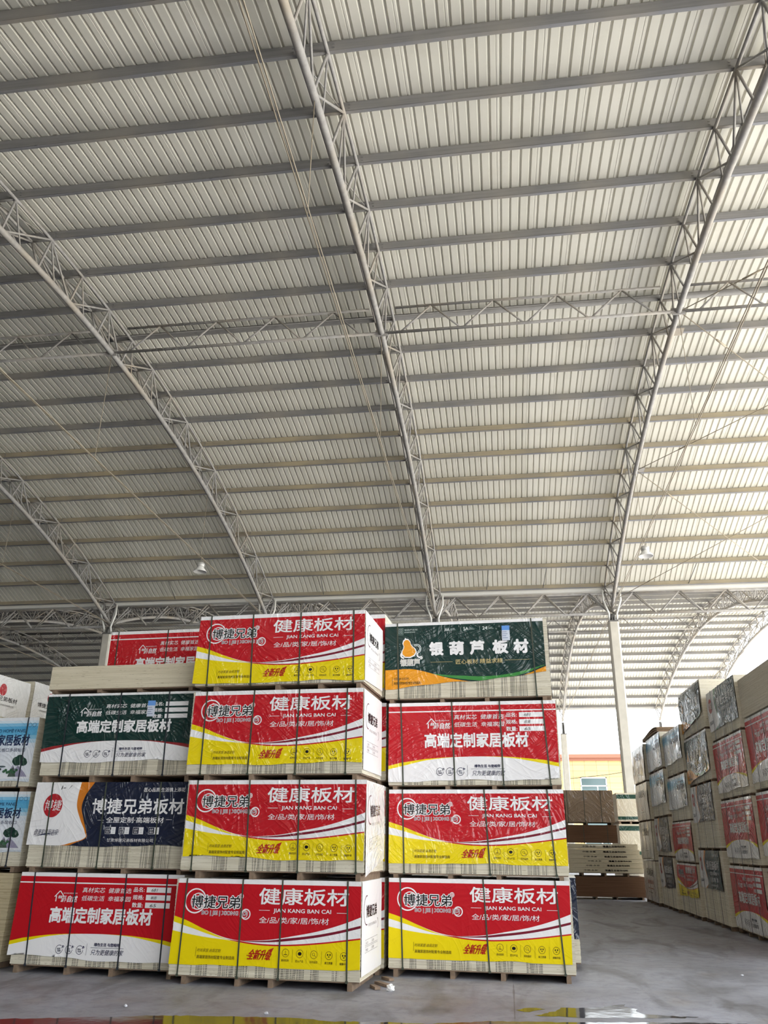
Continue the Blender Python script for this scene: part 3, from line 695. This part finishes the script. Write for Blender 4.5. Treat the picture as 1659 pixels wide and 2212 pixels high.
def design_green_box(film):
    d = Sheet(1.22, .9, film); c = (214, 206, 186); d.bands([rim(.12), rim(.78), rim(.94)], [(24, 66, 54), c, (24, 66, 54), c], n=20, rows=14); return d

def field(seed, amp, freq):
    r = random.Random(seed); comp = [(r.uniform(.5, 1)*freq, r.uniform(.4, 1)*freq, r.uniform(0, 6.28), r.uniform(.5, 1)) for _ in range(5)]
    tot = sum(c[3] for c in comp)
    return lambda x, z: amp*(0.5+0.5*sum(c[3]*math.sin(c[0]*x*(1 if i % 2 else -1)+c[1]*z+c[2]) for i, c in enumerate(comp))/tot)

# ------------------------------------------------------------------ board bundles
def stack_mesh(w, d, h, mat, seed, t=0.018, jit=0.003):
    r = random.Random(seed); m = MB(); n = max(2, round(h/t)); th = h/n
    for i in range(n):
        a, b_, c, e = [r.uniform(-jit, jit) for _ in range(4)]
        m.box(-w/2+a, -d/2+abs(b_), i*th+0.0004, w/2+c, d/2+e, (i+1)*th-0.0006)
    return m.mesh('board_stack', mat)
def bundle(label, group, flb, yaw, h, ph=0.085, design=None, zb=(0.12, 0.12), ins=(0, 0, 0, 0), straps=(), strap_mat=None, end=None, end_side=1, w=2.44, d=1.22,
           boards=None, seed=0, drape=0.007, freq=7.0, runners=(0.04, 0.35, 0.62, 0.96), name='board_bundle', top=True, cat='board bundle', end_rot=0.0, zb_fn=None, torn=0.0, cover=None):
    """flb: front corner at local minus x, at the bottom of the pallet"""
    cx = flb[0] + math.cos(yaw)*w/2 - math.sin(yaw)*d/2; cy = flb[1] + math.sin(yaw)*w/2 + math.cos(yaw)*d/2
    root = empty(name, (cx, cy, flb[2]), yaw); tag(root, label, cat, group)
    st = inst('board_stack', stack_mesh(w, d, h, boards or BOARD, seed), root, (0, 0, ph))
    if ph > 0.03:
        pal = MB(); pal.box(-w/2+.01, -d/2+.01, ph-0.016, w/2-.01, d/2-.01, ph-0.001); po = pal.build('pallet', WOOD, root)
        for s in runners:
            x = -w/2 + s*w; x = min(max(x, -w/2+.05), w/2-.05)
            MB().box(x-.03, -d/2-.004, 0.0, x+.03, d/2-.01, ph-0.016).build('runner', WOOD, po)
    fld = field(seed+7, drape, freq)
    if top:
        m = MB(); m.box(-w/2-.004, -d/2-.004, ph+h, w/2+.004, d/2, ph+h+.003); m.build('top_sheet', PAPER, root)
    if design:
        xlt, xlb, xrt, xrb = ins; z1 = ph+h+.003; z0 = ph+min(zb)
        def fm(s, t, lay):
            xl = -w/2 + xlb+(xlt-xlb)*t; xr = w/2 - (xrb+(xrt-xrb)*t); x = xl+(xr-xl)*s
            low = ph + zb[0]+(zb[1]-zb[0])*s + (0.012*math.sin(9*s+seed)+0.006*math.sin(23*s+2*seed)) + (torn*max(0, math.sin(5*s+seed)) if torn else 0)
            z = z0+(z1-z0)*t
            if z < low: z = low
            edge = min(1.0, (1-t)*5)
            y = -d/2 - 0.007 - fld(x, z)*edge - lay*0.0022
            return (x, y, z)
        design.emit('banner', root, fm)
    if end:
        xe = end_side*w/2; f2 = field(seed+3, drape, freq)
        def fe(s, t, lay):
            y = (-d/2+.01)+(d-.02)*s; y = y if end_side > 0 else -y
            z = ph+.05+(h-.05)*t + end_rot*(s-.5)*(1-t)
            return (xe + end_side*(.008+f2(y, z)*min(1, (1-t)*5)+lay*.002), y, z)
        end.emit('end_sheet', root, fe)
    sm = strap_mat or STRAP
    for s in straps:
        s1, s0 = s if isinstance(s, tuple) else (s, s)
        x1, x0 = -w/2+s1*w, -w/2+s0*w; yf, yb_ = -d/2-.012-drape, d/2+.003; zt_, zl = ph+h+.0005, ph-.0175; q, t = .0095, .003
        m = MB()
        def seg(a, b_):
            (xa, ya, za), (xb, yb2, zb2) = a, b_
            n = (0, t, 0) if abs(za-zb2) > abs(ya-yb2) else (0, 0, t)
            vs = [(xa-q, ya, za), (xa+q, ya, za), (xb+q, yb2, zb2), (xb-q, yb2, zb2)]; vs += [(p[0]+n[0], p[1]+n[1], p[2]+n[2]) for p in vs]
            m.add(vs, [(0,1,2,3),(7,6,5,4),(0,4,5,1),(1,5,6,2),(2,6,7,3),(3,7,4,0)])
        seg((x0, yf, zl), (x1, yf, zt_)); seg((x1, yf, zt_), (x1, yb_, zt_)); seg((x1, yb_, zt_), (x0, yb_, zl)); seg((x0, yb_, zl), (x0, yf, zl))
        m.box(x0-.016, yf-.003, zl+.0, x0+.016, yf, zl+.03)
        m.build('strap', sm, root)
    return root

YS = math.radians(-3.217)
def at(base, s, dy=0.0):
    return (base[0]+math.cos(YS)*s-math.sin(YS)*dy, base[1]+math.sin(YS)*s+math.cos(YS)*dy)
# centre stack (four red and yellow bundles)
LB = (-4.245, 10.988)
G1 = 'wrapped board bundles of the centre stack'
for i, (zb0, z1, z0p, off, zb, ins, strp, film, lab) in enumerate((
    (0.098, 1.185, 0.0, .005, (.115, .115), (.03, -.01, .0, .0), [(.06,.05),(.37,.37),(.585,.585),(.93,.935)], 0, 'matte red and yellow bannered bundle at floor level of the centre stack'),
    (1.287, 2.387, 1.189, .03, (.17, .125), (.02, .02, -.02, .01), [(.06,.065),(.36,.37),(.64,.65),(.95,.96)], 1, 'red and yellow bannered bundle with wavy end paper, second up in centre stack'),
    (2.470, 3.567, 2.391, -.019, (.11, .14), (.03, .0, .0, .0), [(.085,.085),(.37,.36),(.635,.63),(.91,.91)], 1, 'red and yellow bannered bundle, third up in the centre stack'),
    (3.654, 4.649, 3.571, -.017, (.02, .03), (.0, -.04, .0, -.01), [(.07,.075),(.33,.34),(.62,.625),(.935,.94)], 1, 'red and yellow bannered bundle on top of the centre stack'))):
    p = at(LB, off, 0)
    bundle(lab, G1, (*p, z0p), YS, z1-zb0, zb0-z0p, design_red_yellow(film), zb, ins, strp, None, design_end(0 if i != 1 else 1), seed=11+i, drape=(.006, .016, .008, .008)[i],
           end_rot=(0, .2, 0, .05)[i], runners=((.085,.37,.545,.95), (.1,.4,.66,.97), (.12,.38,.6,.96), (.13,.5,.75,.97))[i], boards=BOARD)
# second stack
RB = (-1.661, 12.130); G2 = 'wrapped board bundles of the stack beside the aisle'
bundle('matte red and yellow bannered bundle at floor level beside the aisle', G2, (*at(RB, .026), 0), YS, 1.087, .102, design_red_yellow(0), (.115, .115), (0, 0, .01, .04), [(.065,.08),(.53,.55),(.92,.945)], seed=21, drape=.005)
bundle('red and yellow bannered bundle with torn tape marks, second up beside the aisle', G2, (*at(RB, .019), 1.193), YS, 1.085, .062, design_red_yellow(1), (.12, .125), (0, 0, .0, .0), [(.08,.09),(.555,.575),(.91,.935)], end=design_end(1), seed=22, drape=.007)
bundle('red bundle with white arched banner and glossy wrap, third up beside the aisle', G2, (*at(RB, .006), 2.344), YS, 1.151, .061, design_custom(1, notes=('681', '双面', '65')), (.04, .08), (0, 0, .01, .02), [(.075,.09),(.385,.395),(.67,.675),(.92,.94)], seed=23, drape=.008)
r1 = bundle('dark green bannered bundle with gourd emblem on top of the aisle stack', G2, (*at(RB, -.05), 3.56), YS, 1.141, .067, design_gourd(1), (.135, .33), (-.01, 0, .06, .05), [(.075,.085),(.905,.915)], end=design_end(1), seed=24, drape=.01)
# stack to the side of the centre one
B3 = (-6.56, 11.41); G3 = 'mixed board bundles of the stack before the blue one'
bundle('dim red bundle with white arched banner at floor level next to blue bundles', G3, (*at(B3, -.06), 0), YS, 1.11, .1, design_custom(0, notes=('681', '单面', '65')), (.11, .06), (-.03, -.06, 0, 0), [(.075,.1),(.34,.35),(.65,.66),(.9,.905)], seed=31, drape=.006, w=2.37, strap_mat=STRAPB)
bundle('navy and white bannered bundle with red disc, second up in the dim stack', G3, (*at(B3, -.06), 1.217), YS, 1.10, .07, design_navy(1), (.26, .28), (-.02, -.04, 0, 0), [(.1,.11),(.45,.455),(.8,.8)], seed=32, drape=.008, w=2.37)
bundle('dark green bundle with white arched banner, third up in the dim stack', G3, (*at(B3, -.08), 2.395), YS, 1.15, .09, design_custom(1, GRN, (150, 34, 40)), (.17, .2), (-.05, -.02, 0, 0), [(.13,.14),(.48,.49),(.8,.81)], seed=33, drape=.012, w=2.37, strap_mat=STRAPB)
bundle('bare pack of pale boards lying on the dark green bundle', G3, (*at(B3, -.15), 3.65), YS, .34, .06, None, w=2.37, boards=BOARDP, seed=34, top=False)
# loose blue notices stuck on two bundles
def sticker(x, y, z, lab):
    o = empty('paper_notice', (x, y, z), YS)
    MB().box(-.058, -.0015, -.155, .058, 0, .0).build('sheet', ink((206, 212, 226), 1), o)
    MB().box(-.058, -.0018, .0, .058, 0, .07).build('header', ink((96, 150, 222), 1), o)
    m = MB()
    for i, w_ in enumerate((.04, .048, .035, .05)): m.box(-.05, -.003, -.03-.03*i, -.05+w_*1.6, -.0015, -.022-.03*i)
    m.build('printed_lines', ink((110, 124, 160), 1), o)
    tag(o, lab, 'paper notice', 'blue paper notices')
p = at(B3, 1.56, -.03); sticker(p[0], p[1], 3.44, 'small blue and white paper notice on the dark green dim bundle')
p = at(RB, 1.78, -.03); sticker(p[0], p[1], 4.60, 'small blue and white paper notice on the gourd emblem bundle')
# rows standing behind
G4 = 'board bundles of the second row'
for i, z in enumerate((0.0, 1.19, 2.39, 3.58)):
    top_ = i == 3
    p = at(LB, .0 if top_ else .03, 1.22+.13)
    bundle(('red bundle top edge peeking out behind the top centre bundle' if top_ else 'bundle strip of red seen behind the centre stack, %s tier up' % ORD[i]), G4, (*p, z), YS, (1.10, 1.11, 1.10, 1.28)[i], .085, design_red_yellow(1), (.12, .12), straps=[.1, .5, .9], seed=40+i)
    p = at(RB, .12 if i == 0 else -.02, 1.22+.13)
    if i == 0:
        bundle('navy banner strip behind the floor level aisle bundle', G4, (*p, z), YS, 1.10, .085, design_navy(1), (.3, .3), straps=[.1, .5, .9], seed=45+i)
    p = at(B3, -.03, 1.22+.13)
    bundle(('glossy red bundle with white lettering behind the bare board pack' if top_ else 'bundle hidden behind the dim stack, %s tier' % ORD[i]), G4, (*p, z), YS, (1.10, 1.11, 1.10, 1.245)[i], .085, design_custom(1) if top_ else None, (.1, .1), straps=[.06, .45, .8], seed=50+i, w=2.31)
# blue bundles at the edge of the picture
G5 = 'bundles of the stack with blue printed banners'
FB = (-9.30, 11.70)
bundle('raw pale board pack at floor level below the blue bundles', G5, (*at(FB, 0), 0), YS, 1.10, .09, None, boards=BOARDG, seed=61, top=False)
bundle('blue and white bannered bundle with dark tree, lower of two', G5, (*at(FB, .06), 1.20), YS, .99, .08, design_blue(1), (.17, .17), straps=[.3, .6, .92], strap_mat=STRAPB, seed=62, drape=.01)
bundle('blue and white bannered bundle with dark tree, upper of two', G5, (*at(FB, 0), 2.275), YS, .98, .07, design_blue(1), (.06, .06), straps=[.3, .6, .93], strap_mat=STRAPB, seed=63, drape=.01)
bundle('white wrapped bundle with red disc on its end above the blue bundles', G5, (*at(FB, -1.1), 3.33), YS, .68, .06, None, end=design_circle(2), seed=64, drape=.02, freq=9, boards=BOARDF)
for i, z in enumerate((0, 1.2, 2.3)):
    bundle('bundle hidden behind the blue stack, %s tier' % ORD[i], G5, (*at(FB, -.2, 1.3), z), YS, 1.0, .08, None, seed=65+i)
bundle('white wrapped bundle with red disc beside the dark green bundle', G5, (*at(FB, -1.08, 1.28), 3.385), YS, .68, .06, None, end=design_circle(2), seed=69, drape=.02, freq=9)

# ------------------------------------------------------------------ row across the aisle: six stacks facing the aisle
G6 = 'wrapped bundles of the row across the aisle'
def aisle(y_near, x, z, h, ph, design, zb, lab, ins=(0, 0, 0, 0), straps=(.2, .5, .8), drape=.02, seed=0, boards=None, w=2.40, top=True, torn=0.0, end=None):
    # front faces -x; local plus x runs towards the camera
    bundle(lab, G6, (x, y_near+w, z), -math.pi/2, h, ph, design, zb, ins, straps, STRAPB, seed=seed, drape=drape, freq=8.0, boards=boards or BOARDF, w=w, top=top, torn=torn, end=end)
TEAL = (28, 58, 62)
# stack furthest down the row
aisle(27.03, 4.33, 0.0, 1.12, .09, design_white(1, 1), (.0, .0), 'cream bundle with orange script, floor level at the far end of the row', drape=.012, seed=71)
aisle(27.02, 4.33, 1.215, 1.09, .03, design_white(2, 0), (.04, .04), 'cream bundle with dark characters, second tier at far end of the row', drape=.02, seed=72)
aisle(27.02, 4.33, 2.34, 1.08, .05, design_white(2, 0), (.0, .0), 'white draped bundle, third tier at the far end of the row', drape=.04, seed=73)
aisle(27.03, 4.33, 3.475, 1.06, .05, design_white(2, 0), (.0, .0), 'white draped bundle, top tier at the far end of the row', drape=.04, seed=74)
aisle(24.57, 4.42, 0.0, 1.25, .09, design_navy(2), (.45, .5), 'navy and white draped bundle, floor level of second stack in the row', drape=.03, seed=75, ins=(.1,.2,.2,.1))
aisle(24.56, 4.42, 1.345, .99, .05, design_navy(2), (.1, .1), 'navy and white draped bundle, second tier of second stack in the row', drape=.03, seed=76, ins=(.05,.05,.2,.1))
aisle(24.55, 4.42, 2.39, 1.19, .06, design_blue(2), (.28, .32), 'pale blue draped bundle above the navy one in the second stack', drape=.035, seed=77)
aisle(24.57, 4.42, 3.645, .95, .06, design_blue(2), (.0, .05), 'pale blue draped bundle under the loose boards of the second stack', drape=.035, seed=78)
aisle(22.15, 4.5, 0.0, 1.14, .09, design_red_yellow(2), (.35, .4), 'red and yellow draped bundle, floor level of third stack in the row', drape=.03, seed=80)
aisle(22.15, 4.5, 1.235, .95, .04, design_custom(2), (.02, .02), 'crumpled red bundle above the red and yellow one in third stack', drape=.04, seed=81)
aisle(22.15, 4.5, 2.23, 1.08, .04, design_blue(2), (.26, .3), 'pale blue draped bundle, third tier of third stack in the row', drape=.035, seed=82)
aisle(22.15, 4.5, 3.355, 1.12, .06, design_blue(2), (.25, .32), 'pale blue draped bundle on top of third stack in the row', drape=.035, seed=83)
aisle(19.70, 4.57, 0.0, 1.46, .09, design_navy(2, TEAL), (.66, .66), 'charcoal and white draped bundle, floor level of fourth stack', drape=.04, seed=84, ins=(.05,.05,.3,.25))
aisle(19.69, 4.57, 1.555, 1.36, .06, design_navy(2), (.55, .58), 'tall navy and white bundle, second tier of fourth stack in the row', drape=.02, seed=85, ins=(.0,.0,.2,.2))
aisle(19.69, 4.57, 2.98, 1.07, .06, design_gourd(2), (.02, .2), 'charcoal draped bundle with orange hem, third tier of fourth stack', drape=.045, seed=86)
aisle(19.71, 4.57, 4.115, 1.07, .05, design_gourd(2), (.1, .32), 'charcoal draped bundle on top of the fourth stack', drape=.045, seed=87, ins=(0,0,.1,.05))
aisle(17.20, 4.66, 0.0, 1.18, .09, design_custom(2), (.02, .02), 'red bundle with white arch, floor level of fifth stack in the row', drape=.02, seed=88)
aisle(17.19, 4.66, 1.275, 1.22, .05, design_custom(2), (.1, .1), 'red bundle with white arch, second tier of fifth stack in the row', drape=.02, seed=89)
aisle(17.19, 4.66, 2.55, 1.17, .05, design_custom(2), (.1, .14), 'heavily creased red bundle, third tier of fifth stack in the row', drape=.02, seed=90)
aisle(17.19, 4.66, 3.775, 1.03, .05, design_navy(2, (14, 52, 56), (40, 110, 56)), (.18, .2), 'teal and white bannered bundle on top of the fifth stack', drape=.02, seed=91)
aisle(14.74, 4.74, 0.0, 1.18, .09, design_custom(2), (.06, .06), 'red bundle, floor level of the stack cut by the picture edge', drape=.02, seed=92)
aisle(14.74, 4.74, 1.275, 1.25, .06, design_custom(2), (.15, .15), 'red bundle with white arch, second tier below the pale slab pack', drape=.02, seed=93)
aisle(14.74, 4.74, 2.59, 1.30, .06, design_custom(2), (.1, .12), 'glossy creased red bundle directly under the pale slab pack', drape=.02, seed=94)
aisle(14.76, 4.72, 3.955, .74, .03, None, (0, 0), 'bare pale board pack on top of the red stack at the edge', seed=95, boards=BOARDL, straps=(), top=False)
# bent loose boards lying on the second stack
m = MB(); n = 14
for lay in range(3):
    vs = []
    for i in range(n+1):
        q = i/n; y = 24.75+2.7*q; z = 4.665+.035*lay+.16*(1-q)*math.sin(q*2.6+.3)*(.5+.25*lay)
        for xx in (4.40, 5.5): vs += [(xx, y, z), (xx, y, z+.03)]
    fs = []
    for i in range(n):
        a, c = 4*i, 4*i+4; fs += [(a, c, c+1, a+1), (a+2, a+3, c+3, c+2), (a+1, c+1, c+3, a+3), (a, a+2, c+2, c)]
    fs += [(0, 1, 3, 2), (4*n, 4*n+2, 4*n+3, 4*n+1)]
    m2 = MB().add(vs, fs, 0)
    tag(m2.build('loose_board', KRAFT), '%s bent brown board of those lying on the second row stack, counted upward' % ORD[lay], 'board', 'loose bent boards')

# ------------------------------------------------------------------ pile at the end of the aisle
G7 = 'board packs of the pile at the aisle end'
YP = 30.0
bundle('dark brown fibreboard bundle on the floor at the aisle end', G7, (1.97, YP, 0), 0.0, .60, .09, None, boards=BROWN, seed=101, top=False, cat='board bundle')
zz = .695
for i, (x, h) in enumerate(((1.95, .145), (1.98, .135), (2.0, .125), (1.97, .135), (1.9, .15), (1.86, .165))):
    ph_ = .105 if i == 0 else .006
    bd = bundle('off-white board pack with black stamped words, %s up from the brown bundle' % ORD[i], G7, (x, YP+.02*i-.03, zz), 0.0, h, ph_, None, boards=BOARDP, seed=102+i, top=False, runners=(.2, .5, .8), name='board_pack', cat='board pack')
    d = Sheet(2.44, .12, 0)
    d.text('中国·永安', .22+.02*(i % 3), .3, .40+.02*(i % 3), .8, BLK, .02, 0); d.text('隆鑫生态装饰材料', .50+.02*(i % 3), .25, .80+.02*(i % 3), .85, BLK, .03, 0)
    d.emit('stamped_lettering', bd, lambda s, t, lay, h=h, ph_=ph_: (-1.22+2.44*s, -.612, ph_+h*(.12+.7*t)))
    zz += ph_ + h
bundle('brown fibreboard bundle lying on the off-white packs', G7, (1.24, YP+.1, zz), 0.0, .56, .03, None, boards=BROWN, seed=110, straps=(.2, .55, .87), top=False)
zz += .59
bundle('tan fibreboard bundle in glossy film on top of the aisle end pile', G7, (1.2, YP+.1, zz), 0.0, 1.02, .09, design_brown(1), (.0, .0), straps=(.1, .37, .6, .83), seed=111, boards=KRAFT, drape=.01, top=False)
for i, (z, h, lab) in enumerate(((0, 1.1, 'cream bundle hidden low behind the aisle end pile'), (1.2, 1.05, 'cream and green wrapped bundle beside the brown pile, lower one'), (2.345, .94, 'cream and green wrapped bundle beside the brown pile, upper one'))):
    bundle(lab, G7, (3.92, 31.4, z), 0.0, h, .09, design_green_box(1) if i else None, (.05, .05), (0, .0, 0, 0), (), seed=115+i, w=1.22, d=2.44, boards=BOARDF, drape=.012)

# ------------------------------------------------------------------ yellow tiled building across the yard
def tile_mat():
    k = NT('yellow glazed wall tile'); b_ = k.b; b_.inputs['Roughness'].default_value = 0.4
    tc = k.n('ShaderNodeTexCoord'); mp = k.n('ShaderNodeMapping'); mp.inputs['Rotation'].default_value = (math.pi/2, 0, 0); k.l(tc.outputs['Object'], mp.inputs[0])
    br = k.n('ShaderNodeTexBrick', offset=0.0, i_Scale=1.0); k.l(mp.outputs[0], br.inputs[0])
    br.inputs['Color1'].default_value = srgb(184, 158, 108); br.inputs['Color2'].default_value = srgb(176, 150, 100); br.inputs['Mortar'].default_value = srgb(110, 96, 70)
    br.inputs['Mortar Size'].default_value = 0.018; br.inputs['Brick Width'].default_value = 1.15; br.inputs['Row Height'].default_value = 0.56
    k.l(br.outputs[0], b_.inputs['Base Color']); return k.m
bl = empty('office_building', (9, 85, 0))
MB().box(-22, 0, 0, 22, 8, 9.35).build('wall', tile_mat(), bl)
m = MB(); m.box(-22.2, -.25, 9.35, 22.2, 8, 9.6); m.box(-22.3, -.4, 9.6, 22.3, 8, 9.95); m.build('cornice', plain('terracotta cornice', (128, 80, 62), .7), bl)
GLS = plain('window glass', (66, 82, 84), .08); FRM = plain('white window frame', (230, 232, 230), .5)
for x in (-11.7, -6.2, -1.7+.5-.45, 4.2, 9.7):
    for z in (5.2, 1.6):
        m = MB(); 
        for (a, b_, c, e) in ((0,0,2.5,.09),(0,2.5,2.5,2.6),(0,0,.09,2.6),(2.41,0,2.5,2.6),(0,1.75,2.5,1.84),(1.55,0,1.63,1.75)): m.box(x+a, -.06, z+b_, x+c, .03, z+e)
        w_ = m.build('window_frame', FRM, bl); MB().box(x+.05, -.03, z+.05, x+2.45, .01, z+2.55).build('pane', GLS, w_)
tag(bl, 'yellow tiled office building with brown cornice beyond the open eave', 'building')
tag(MB().tube([(uk(3)+.26, 67.3, 6.42), (8.0, 67.3, 6.72), (uk(4)-.26, 67.3, 7.35)], .022, 6).build('overhead_cable', plain('black cable', (40, 40, 42), .6)), 'black overhead cable crossing in front of the yellow building', 'cable')

# ------------------------------------------------------------------ puddles and litter on the floor
def wet_mat():
    k = NT('shallow water on concrete'); b_ = k.b
    b_.inputs['Base Color'].default_value = srgb(58, 55, 56); b_.inputs['Roughness'].default_value = .09; b_.inputs['Specular IOR Level'].default_value = .35; b_.inputs['IOR'].default_value = 1.33
    nz = k.n('ShaderNodeTexNoise', i_Scale=5.0, i_Detail=3.0); tc = k.n('ShaderNodeTexCoord'); k.l(tc.outputs['Object'], nz.inputs[0]); bp = k.n('ShaderNodeBump', i_Strength=.12); bp.inputs['Distance'].default_value = .01; k.l(nz.outputs[0], bp.inputs['Height']); k.l(bp.outputs[0], b_.inputs['Normal'])
    return k.m
WET = wet_mat(); DAMP = plain('damp concrete', (98, 95, 94), .3, noise=.15, nscale=3)
def puddle(name, pts, lab, mat, z):
    r = random.Random(len(pts)); out = []
    for i in range(len(pts)):
        a, c = Vector(pts[i]), Vector(pts[(i+1) % len(pts)]); L = (c-a).length; n = max(1, int(L/.06))
        for q in range(n):
            p = a.lerp(c, q/n); out.append((p.x+r.uniform(-.022, .022), p.y+r.uniform(-.022, .022), z))
    tag(MB().add(out, [tuple(range(len(out)))]).build(name, mat), lab, 'puddle')
puddle('puddle', [(-9,7.0),(-6.2,8.25),(-4.97,8.6),(-3.95,8.92),(-3.8,9.0),(-3.2,9.12),(-2.7,9.17),(-2.2,9.2),(-1.75,9.12),(-1.3,9.18),(-.8,9.2),(-.2,9.45),(.3,9.5),(.9,9.62),(1.7,9.75),(2.4,9.82),(3.4,9.7),(4.4,9.0),(4.4,6.5),(-2,6),(-9,5.5)], 'long dark puddle along the front edge of the floor', WET, .002)
puddle('puddle', [(.2,9.82),(.3,9.95),(.42,10.1),(.5,10.3),(.72,10.36),(.95,10.42),(1.15,10.62),(1.24,10.66),(1.2,10.5),(1.3,10.4),(1.28,10.25),(1.35,10.12),(1.7,10.06),(1.9,10.08),(1.65,9.97),(1.2,9.9),(.7,9.8)], 'small puddle reflecting yellow and white before the aisle stack', WET, .002)
puddle('puddle', [(.02,10.1),(.1,10.22),(.25,10.26),(.35,10.2),(.25,10.12),(.15,10.0),(.08,10.02)], 'tiny puddle beside the small reflecting one', WET, .002)
def lump(name, x, y, r, sq, lab, mat, seed):
    rr = random.Random(seed); vs = []; fs = []; n, mrow = 9, 6
    for j in range(mrow+1):
        th = math.pi*j/mrow
        for i in range(n):
            k = r*rr.uniform(.7, 1.15); ph = 6.283*i/n
            vs.append((x+k*math.sin(th)*math.cos(ph)*1.2, y+k*math.sin(th)*math.sin(ph), max(0.001, r*sq*.8+k*sq*math.cos(th))))
    for j in range(mrow):
        for i in range(n): fs.append((j*n+i, (j+1)*n+i, (j+1)*n+(i+1) % n, j*n+(i+1) % n))
    tag(MB().add(vs, fs).build(name, mat), lab, 'litter')
lump('crumpled_paper', -1.454, 10.985, .045, .95, 'white crumpled paper scrap on the floor before the aisle stack', plain('white scrap', (236, 234, 232), .6), 1)
lump('stone', -4.08, 9.44, .017, .8, 'pale pebble on the floor before the dim red bundle', plain('pebble', (190, 190, 196), .7), 2)
lump('stone', -2.516, 9.33, .02, .7, 'pale pebble at the rim of the long puddle', plain('pebble', (190, 190, 196), .7), 3)
lump('stone', 3.1, 13.2, .02, .6, 'small pale pebble out on the aisle floor', plain('pebble', (190, 190, 196), .7), 4)
for i, (x, y, a, L, lab) in enumerate(((-1.60, 11.36, -.9, .30, 'broken pallet splinter leaning out under the centre stack corner'), (-1.60, 11.80, -.9, .2, 'broken pallet splinter lying in the gap between the front stacks'), (-1.66, 11.12, -1.1, .2, 'short wood splinter by the centre stack corner'))):
    o = MB().box(-L/2, -.035, .0, L/2, .035, .03).build('wood_splinter', WOOD, None, (x, y, .004)); o.rotation_euler = (0, 0, a); tag(o, lab, 'wood scrap', 'pallet splinters')
